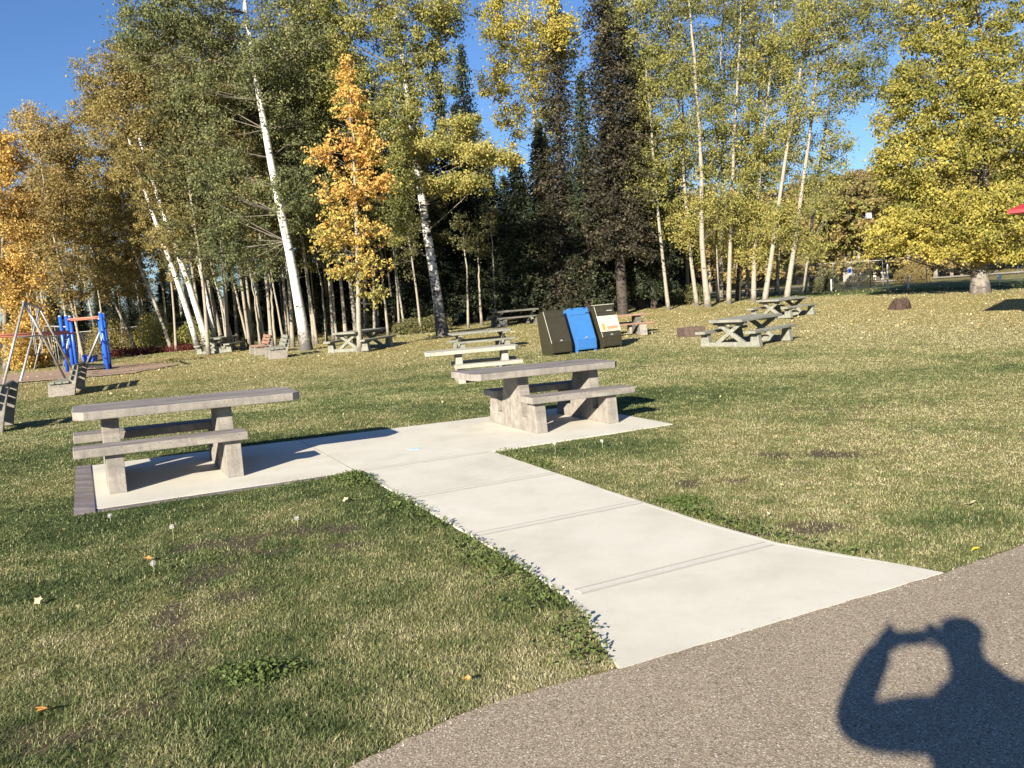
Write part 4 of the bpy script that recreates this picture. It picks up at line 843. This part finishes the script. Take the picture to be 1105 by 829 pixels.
# ------------------------------------------------------------------ fences
def fence(label, pts, h, sp=2.6, wire=True, h2=None):
    base = np.array([*pts[0], T1(*pts[0])]); t = thing('chain_link_fence', label, 'fence', base); wires = []; tr = []
    for i in range(len(pts)-1):
        a, b_ = np.array(pts[i], float), np.array(pts[i+1], float); n = max(1, round(np.linalg.norm(b_-a)/sp))
        for k_ in range(n+(i == len(pts)-2)):
            q = a+(b_-a)*k_/n; z = T1(*q); MB().tube([np.array([*q, z-.1])-base, np.array([*q, z+h])-base],   .024, 6).build('post', M['galv'], t, smooth=True); tr.append(np.array([*q, z+h-.03])-base)
        if wire:
            m = int(np.linalg.norm(b_-a)/.16); hh = h-.06; st = int(hh/.16)
            for k_ in range(0, m):
                for s_ in (1, -1):
                    j = k_+s_*st
                    if 0 <= j <= m:
                        q0 = a+(b_-a)*k_/m; q1 = a+(b_-a)*j/m; wires.append((np.array([[*q0, T1(*q0)+.03], [*q1, T1(*q1)+hh]]), [.0035, .0035], 3))
    tubes_mesh([(np.array(tr), [.022]*len(tr), 5)], 'top_rail', M['galv'], t, np.zeros(3))
    if wires: tubes_mesh(wires, 'wire_mesh', M['galv'], t, base)
    return t
A = [tuple(P(px, 380, d)[:2]) for px, d in ((-30, 50), (60, 49), (165, 48), (250, 50))]
fence('chain link fence behind the playground and red shrubs', A, 1.7)
A = [tuple(P(px, 310, d)[:2]) for px, d in ((640, 62), (800, 54), (953, 50), (1150, 47))]
fence('chain link fence crossing the shaded grass at right', A, 1.8)

# ------------------------------------------------------------------ far buildings and marks
def T(p): return np.array([p[0], p[1], T1(p[0], p[1])])
road_pts = [P(px, 300, d)[:2] for px, d in ((500, 92), (800, 86), (1000, 80), (1300, 72))]
v = []
for i, q in enumerate(road_pts):
    for o2 in (-3.2, 3.2): v.append((q[0]+o2*.2, q[1]+o2, T1(q[0], q[1]+o2)+.08))
fa_ = [(2*i, 2*i+2, 2*i+3, 2*i+1) for i in range(len(road_pts)-1)]
o = fast('road', np.array(v), np.array(fa_), mat_plain('pale_gravel_road', (.42, .37, .30), .95, .1, var=.12)); tag(o, 'pale gravel road beyond the fence', kind='structure')
p = T(P(942, 300, 96)); t = thing('low_house', 'low white building with dark roof beyond the road', 'building', p, R(6))
t.scale = (.78, .78, .8); MB().box((-2.6, 0, -.2), (2.6, 4, 1.75)).build('wall', mat_plain('dull_white_wall', (.50, .48, .43), .8, .1, var=.1), t)
MB().prism([(-.6, 1.72), (4.6, 1.72), (2, 2.75)], -3.0, 3.2, 'x').build('roof', M['roof_dark'], t)
MB().box((.5, -.03, -.1), (1.3, -.003, 1.5)).build('door', M['roof_dark'], t)
for x in (-1.9, -.6): MB().box((x, -.03, .7), (x+.7, -.003, 1.3)).build('window', M['black'], t)
p = T(P(939, 300, 62)); hz = P(937, 233, 62)[2]-p[2]; t = thing('light_pole', 'thin pole with a white box lamp beyond the fence, left of the broad yellow tree', 'light pole', p)
MB().tube([(0, 0, -.1), (0, 0, hz+.3)], [.05, .03], 8).build('pole', M['rust'], t, smooth=True); MB().box((-.19, -.15, hz-.22), (.19, .15, hz+.22)).build('lamp_box', M['white'], t, .04)
p = T(P(917, 296, 78)); t = thing('road_sign', 'blue and white sign on a post beyond the fence', 'sign', p)
t.scale = (.6, .6, .75); MB().tube([(0, 0, -.1), (0, 0, 2.4)], .04, 6).build('post', M['galv'], t); pn = MB().box((-.35, -.06, 1.3), (.35, -.042, 2.3)).build('sign_panel', M['white'], t); MB().box((-.28, -.064, 1.55), (.28, -.0605, 2.1)).build('blue_field', M['play_blue'], pn)
p = T(P(582, 330, 52)); t = thing('hanging_board', 'small green board seen between the spruce trunks', 'sign', p)
MB().tube([(0, 0, -.1), (0, 0, 1.9)], .04, 6).build('post', M['wood'], t); MB().box((-.22, -.07, .9), (.22, -.05, 1.8)).build('panel', mat_plain('green_paint', (.02, .30, .20), .5, .3), t)
for px, py, d, lab in ((677, 312, 60, 'white marker disc glimpsed under the spruces right of the bins'), (1078, 299, 46, 'small white marker disc on the fence right of the thick trunk')):
    p = P(px, py, d); g0 = T1(p[0], p[1]); t = thing('marker_post', lab, 'marker', (p[0], p[1], g0)); hh = p[2]-g0
    MB().tube([(0, 0, -.1), (0, 0, hh)], .02, 6).build('post', M['galv'], t); MB().prism([(.13*math.cos(a), hh+.19*math.sin(a)) for a in np.linspace(0, 6.28, 13)[:-1]], -.05, -.03, 'y').build('disc', M['white'], t)
for px in (897, 958, 980):
    p = T(P(px, 306, 50-(px-897)*.02)); tag(MB().tube([(0, 0, -.1), (0, 0, .75 if px != 958 else 1.5)], .05, 8).build('bollard', M['white']), {897: 'short white post by the fence, leftmost of three', 958: 'taller white post by the fence left of the broad yellow tree', 980: 'short white post by the fence nearest the broad yellow tree'}[px], 'post'); bpy.context.scene.collection.objects[-1].location = tuple(p)

# red roofed shelter, only its roof corner reaches the picture
def shelter():
    rc = ray(1087, 227); sh = P(1064, 337, 30)
    best = None
    for D in np.arange(6, 40, .1):
        q = CAM+rc*(D/rc[1]); tt = (q[2]+.45)/(-AS[2]); g = q+AS*tt; v_ = g-CAM; sxp = F0*(v_@CR)/(v_@CF)+W0/2; syp = H0/2-F0*(v_@CU)/(v_@CF); e = abs(sxp-1064)+abs(syp-337)
        if best is None or e < best[0]: best = (e, D, q, sxp, syp)
    print('shelter', best); q = best[2]; g = T1(q[0]+3, q[1]); z = q[2]-g
    t = thing('picnic_shelter', 'red roofed picnic shelter whose roof corner shows at the right edge', 'shelter', (q[0], q[1], g), R(-40))
    MB().add([(0, 0, z), (6, 0, z), (6, 5, z), (0, 5, z), (3, 2.5, z+1.3), (0, 0, z-.10), (6, 0, z-.10), (6, 5, z-.10), (0, 5, z-.10)], [(0, 1, 4), (1, 2, 4), (2, 3, 4), (3, 0, 4), (0, 5, 6, 1), (1, 6, 7, 2), (2, 7, 8, 3), (3, 8, 5, 0), (5, 8, 7, 6)]).build('roof', M['red'], t)
    for x, y in ((1., 1.), (5.2, 1.), (1., 4.2), (5.2, 4.2)): MB().box((x-.08, y-.08, -.8), (x+.08, y+.08, z-.1)).build('post', M['wood'], t)
shelter()

# ------------------------------------------------------------------ weeds, leaves, dandelions
def weed(px, py, rx, ry, n, h, lab):
    c = G(px, py); n = int(n*1.5); o = leafy_clump('weed_patch', c, rx, ry, h, n, .030, M['weed']); tag(o, lab, 'weeds', kind='stuff')
weed(383, 517, .20, .12, 800, .11, 'leafy green weeds overgrowing the pad corner')
weed(735, 541, .17, .10, 800, .06, 'bright green moss cushion at the right path edge')
weed(278, 726, .20, .13, 420, .045, 'clover clump in the near lawn')
def weed_band():
    pts = []
    for v in np.arange(2.85, 7.4, .02):
        k_ = max(0, fbm(np.array([v]), np.array([1.]), 2.2, 5)[0]-.38)*4; n = rng.poisson(24*k_)
        ue = np.interp(v, [2.8, 3.3, 3.9, 5.4, 7.5], [1.97, 2.14, 2.23, 2.28, 2.28])
        for _ in range(n): pts.append((ue-abs(rng.normal(0, .14))-.002, v+rng.normal(0, .03)))
    for v in np.arange(2.8, 7.4, .02):
        k_ = max(0, fbm(np.array([v]), np.array([9.]), 2.2, 8)[0]-.42)*3; n = rng.poisson(14*k_)
        ue = np.interp(v, [2.7, 3.0, 3.6, 5.4, 7.5], [4.12, 4.03, 3.82, 3.74, 3.76])
        for _ in range(n): pts.append((ue+abs(rng.normal(0, .08))+.01, v+rng.normal(0, .03)))
    P_ = np.array([UV(a, b, .0) for a, b in pts]); P_[:, 2] += rng.random(len(P_))*.06
    tag(leaves(P_, .026, M['weed'], 'weed_patch', flat=.8), 'broad leaved weeds straggling along both edges of the path', 'weeds', kind='stuff')
weed_band()
def gravel():
    n = 5200; u = rng.uniform(-3, 9, n); e = np.interp(u, [p[0] for p in AE[:14]], [p[1] for p in AE[:14]]); on = rng.random(n) < .55
    v = np.where(on, e-np.abs(rng.normal(0, .05, n))+.02, e-rng.random(n)**1.5*1.9); ok = ~in_poly(u, v, PAD); u, v = u[ok], v[ok]; n = len(u)
    c = np.array([UV(a, b, .003) for a, b in zip(u, v)]); sz = rng.uniform(.0018, .0055, n)[:, None]
    d = rng.normal(size=(n, 4, 3)); d /= np.linalg.norm(d, axis=2)[:, :, None]; d[:, 3, 2] = np.abs(d[:, 3, 2])+.4
    V = (c[:, None]+d*sz[:, None]*[1, 1, .8]).reshape(-1, 3); b = np.arange(n)*4
    F_ = np.concatenate([np.stack([b, b+1, b+2], 1), np.stack([b, b+1, b+3], 1), np.stack([b+1, b+2, b+3], 1), np.stack([b, b+2, b+3], 1)])
    o = fast('gravel', V, F_, mat_attr('loose_grit', [(0, (.12, .10, .08)), (.5, (.32, .27, .21)), (1, (.55, .49, .40))], .9), attr=np.tile(rng.random(n), 4)); tag(o, 'loose grit on the trail and along its edge', 'gravel', kind='stuff')
gravel()
def fallen():
    N = 17000; r = np.exp(rng.uniform(math.log(5), math.log(55), N)); az = np.radians(rng.uniform(-38, 40, N)); x = r*np.sin(az); y = r*np.cos(az); u, v = to_uv(x, y)
    pr = .006+.99*sstep((r-22)/10)*(.35+.9*sstep((np.degrees(az)+6)/16)); keep = (rng.random(N) < pr) & ~in_poly(u, v, PAD) & (v > 3.1); x, y, r = x[keep], y[keep], r[keep]
    z = terrain(x, y)+.02+.03*rng.random(len(x)); s = (.016+.014*rng.random(len(x)))*np.clip(r/16, .8, 1.7); n = len(x); a = rng.uniform(0, 6.28, n); tl = rng.normal(0, .35, (n, 2))
    ca, sa = np.cos(a)*s, np.sin(a)*s
    V = np.stack([np.stack([x-ca, y-sa, z-tl[:, 0]*s], 1), np.stack([x+sa*.7, y-ca*.7, z-tl[:, 1]*s], 1), np.stack([x+ca, y+sa, z+tl[:, 0]*s], 1), np.stack([x-sa*.7, y+ca*.7, z+tl[:, 1]*s], 1)], 1).reshape(-1, 3)
    o = fast('fallen_leaves', V, np.arange(n*4).reshape(n, 4), M['litter'], attr=rng.random(n)); tag(o, 'scattered yellow fallen leaves on the far lawn', 'fallen leaves', kind='stuff')
fallen()
LF = mat_plain('orange_dead_leaf', (.55, .24, .07), .7, .2, var=.25, scale=40); LT = mat_plain('tan_dead_leaf', (.60, .47, .28), .7, .2, var=.2, scale=40)
for px, py, s, m, lab in ((49, 770, .038, LF, 'orange fallen leaf in the lower left lawn'), (42, 652, .035, LT, 'tan fallen leaf at the left of the near lawn'), (373, 542, .035, LT, 'yellow tan leaf below the pad edge'), (1046, 546, .05, LT, 'large tan leaf on the right lawn'), (504, 737, .022, LF, 'small leaf on the lawn near the trail'), (1052, 596, .03, mat_plain('yellow_flower', (.75, .55, .05), .6, .2), 'yellow leaf by the trail at right'), (160, 606, .03, LF, 'orange leaf scrap in the middle of the left lawn'), (243, 470, .05, LT, 'pale leaf behind the left pad table'), (965, 436, .05, LT, 'pale leaf in the middle of the right lawn')):
    c = G(px, py); n_ = 9; z0 = T1(c[0], c[1])+.035
    vs = [(0, 0, -.004)]+[(s*(1 if i % 2 else .55)*math.cos(a), s*(.8 if i % 2 else .5)*math.sin(a), .006*math.sin(2*a)) for i, a in enumerate(np.linspace(0, 6.28, 11)[:-1])]
    vs2 = [(x, y, z-.0015) for x, y, z in vs]; f = [(0, 1+i, 1+(i+1) % 10) for i in range(10)]+[(11, 12+(i+1) % 10, 12+i) for i in range(10)]+[(1+i, 12+i, 12+(i+1) % 10, 1+(i+1) % 10) for i in range(10)]
    o = MB().add(vs+vs2, f).build('fallen_leaf', m); o.location = (c[0], c[1], z0); o.rotation_euler = (rng.normal(0, .3), rng.normal(0, .3), rng.uniform(0, 6)); tag(o, lab, 'fallen leaf')
PUFF = mat_plain('dandelion_fluff', (.62, .60, .55), .9, .1, var=.1); STM = mat_plain('dandelion_stem', (.30, .30, .14), .7, .2)
for px, py, h, lab in ((187, 583, .11, 'tall dandelion clock in the near lawn below the left table'), (166, 618, .07, 'smaller dandelion clock left of the tall one'), (321, 568, .07, 'dandelion clock near the pad edge'), (599, 489, .11, 'dandelion clock on the lawn below the right pad table'), (650, 484, .09, 'dandelion clock right of the one below the right pad table'), (119, 562, .05, 'dandelion clock close to the dark edging strip')):
    c = G(px, py); z0 = T1(c[0], c[1]); t = thing('dandelion', lab, 'dandelion', (c[0], c[1], z0)); MB().tube([(0, 0, 0), (.005, 0, h*.5), (.0, .004, h)], .0022, 5).build('stem', STM, t)
    bm = bmesh.new(); bmesh.ops.create_icosphere(bm, subdivisions=2, radius=.008); me = bpy.data.meshes.new('seed_head'); bm.to_mesh(me); bm.free(); me.materials.append(PUFF); o = link(bpy.data.objects.new('seed_head', me)); o.parent = t; o.location = (0, .004, h)
    dr = rng.normal(size=(160, 3)); dr /= np.linalg.norm(dr, axis=1)[:, None]; tubes_mesh([(np.array([k_*.006, k_*.019])+[0, .004, h], [.0005, .0008], 3) for k_ in dr], 'fluff', PUFF, t, np.zeros(3))

# ------------------------------------------------------------------ the photographer, behind the camera: only the shadow falls into the picture
def skin_mesh(name, verts, edges, mat, parent, sub=2, root=0):
    me = bpy.data.meshes.new(name); me.from_pydata([v[0] for v in verts], edges, []); o = link(bpy.data.objects.new(name, me)); o.parent = parent; me.materials.append(mat)
    md = o.modifiers.new('skin', 'SKIN'); md.use_smooth_shade = True
    for i, v in enumerate(verts): me.skin_vertices[0].data[i].radius = (v[1], v[2] if len(v) > 2 else v[1]); me.skin_vertices[0].data[i].use_root = (i == root)
    s = o.modifiers.new('sub', 'SUBSURF'); s.levels = sub; s.render_levels = sub; return o
gz = plane_z(.09, -.38)
pr_ = thing('person', 'photographer in dark jacket holding up a phone, standing on the trail', 'person', (.09, -.40, gz))
dz = -gz                                            # heights below are above world zero
def W(x, y, z): return (x-.09, y+.40, z+dz)
bv = [(W(.09, -.42, 1.02), .165, .12), (W(.09, -.43, 1.22), .155, .115), (W(.09, -.42, 1.42), .17, .12), (W(.09, -.41, 1.55), .115, .10), (W(.09, -.39, 1.635), .07), (W(.09, -.355, 1.745), .086, .094), (W(.09, -.355, 1.845), .095, .104),
      (W(-.10, -.42, 1.52), .085), (W(-.21, -.30, 1.45), .078), (W(-.30, -.17, 1.40), .060), (W(-.21, -.10, 1.53), .056), (W(-.125, -.065, 1.64), .042), (W(-.085, -.055, 1.69), .058, .03), (W(-.045, -.048, 1.662), .036, .022),
      (W(.29, -.42, 1.54), .09), (W(.38, -.31, 1.44), .07), (W(.43, -.19, 1.36), .052), (W(.29, -.11, 1.51), .045), (W(.17, -.065, 1.62), .033), (W(.12, -.055, 1.672), .046, .026), (W(.075, -.048, 1.662), .036, .022),
      (W(-.01, -.42, .92), .11), (W(-.04, -.40, .52), .075), (W(-.05, -.42, .12), .05), (W(-.05, -.30, .045), .04), (W(.19, -.42, .92), .11), (W(.22, -.40, .52), .075), (W(.23, -.42, .12), .05), (W(.23, -.30, .045), .04)]
be = [(0, 1), (1, 2), (2, 3), (3, 4), (4, 5), (5, 6), (2, 7)]+[(i, i+1) for i in range(7, 13)]+[(2, 14)]+[(i, i+1) for i in range(14, 20)]+[(0, 21), (21, 22), (22, 23), (23, 24), (0, 25), (25, 26), (26, 27), (27, 28)]
skin_mesh('body', bv, be, M['skin'], pr_)
JK = lambda i, k_=1.12: (bv[i][0],)+tuple(r_*k_+.008 for r_ in bv[i][1:])
jv = [JK(0), JK(1), JK(2), JK(3), JK(7), JK(8), JK(9), JK(10), JK(11), JK(14), JK(15), JK(16), JK(17), JK(18)]
skin_mesh('jacket', jv, [(0, 1), (1, 2), (2, 3), (2, 4), (4, 5), (5, 6), (6, 7), (7, 8), (2, 9), (9, 10), (10, 11), (11, 12), (12, 13)], M['jacket'], pr_)
tv = [JK(0, 1.05), JK(21), JK(22), JK(23, 1.2), JK(25), JK(26), JK(27, 1.2)]
skin_mesh('trousers', tv, [(0, 1), (1, 2), (2, 3), (0, 4), (4, 5), (5, 6)], M['trousers'], pr_)
skin_mesh('hair', [(W(.09, -.39, 1.76), .096, .09), (W(.09, -.37, 1.85), .106, .112), (W(.09, -.36, 1.90), .066, .07)], [(0, 1), (1, 2)], M['hair'], pr_)
skin_mesh('nose', [(W(.09, -.275, 1.775), .010), (W(.09, -.248, 1.745), .014)], [(0, 1)], M['skin'], pr_, 1)
for sx in (-1, 1):
    skin_mesh('eye', [(W(.09+sx*.032, -.272, 1.785), .009), (W(.09+sx*.032, -.266, 1.785), .008)], [(0, 1)], M['white'], pr_, 1)
    skin_mesh('ear', [(W(.09+sx*.086, -.36, 1.80), .010, .02), (W(.09+sx*.09, -.36, 1.76), .008, .016)], [(0, 1)], M['skin'], pr_, 1)
    hx = .02+sx*.115
    for j in range(4):
        z0 = (1.645 if sx > 0 else 1.665)+.015*j; skin_mesh('finger', [(W(hx+sx*.005, -.062, z0), .009), (W(hx+sx*.006-sx*.004*j, -.034, z0+.012), .0085), (W(hx-sx*.02, -.016, z0+.014), .008), (W(hx-sx*(.045-.004*abs(j-1)), -.016, z0+.012), .007)], [(0, 1), (1, 2), (2, 3)], M['skin'], pr_, 1)
    skin_mesh('thumb', [(W(hx, -.062, 1.64), .011), (W(hx-sx*.02, -.055, 1.617), .010), (W(hx-sx*.045, -.046, 1.618), .009)], [(0, 1), (1, 2)], M['skin'], pr_, 1)
skin_mesh('mouth', [(W(.07, -.262, 1.705), .005), (W(.11, -.262, 1.705), .005)], [(0, 1)], mat_plain('lips', (.4, .16, .14), .5, .3), pr_, 1)
ph = thing('phone', 'dark phone held sideways in the photographer\'s hands', 'phone', (.02, -.038, 1.655))
MB().box((-.075, -.004, -.036), (.075, .004, .036)).build('case', M['black'], ph, .002); MB().box((-.066, -.0048, -.032), (.066, -.0042, .032)).build('screen', mat_plain('phone_glass', (.03, .03, .035), .1, .5), ph)
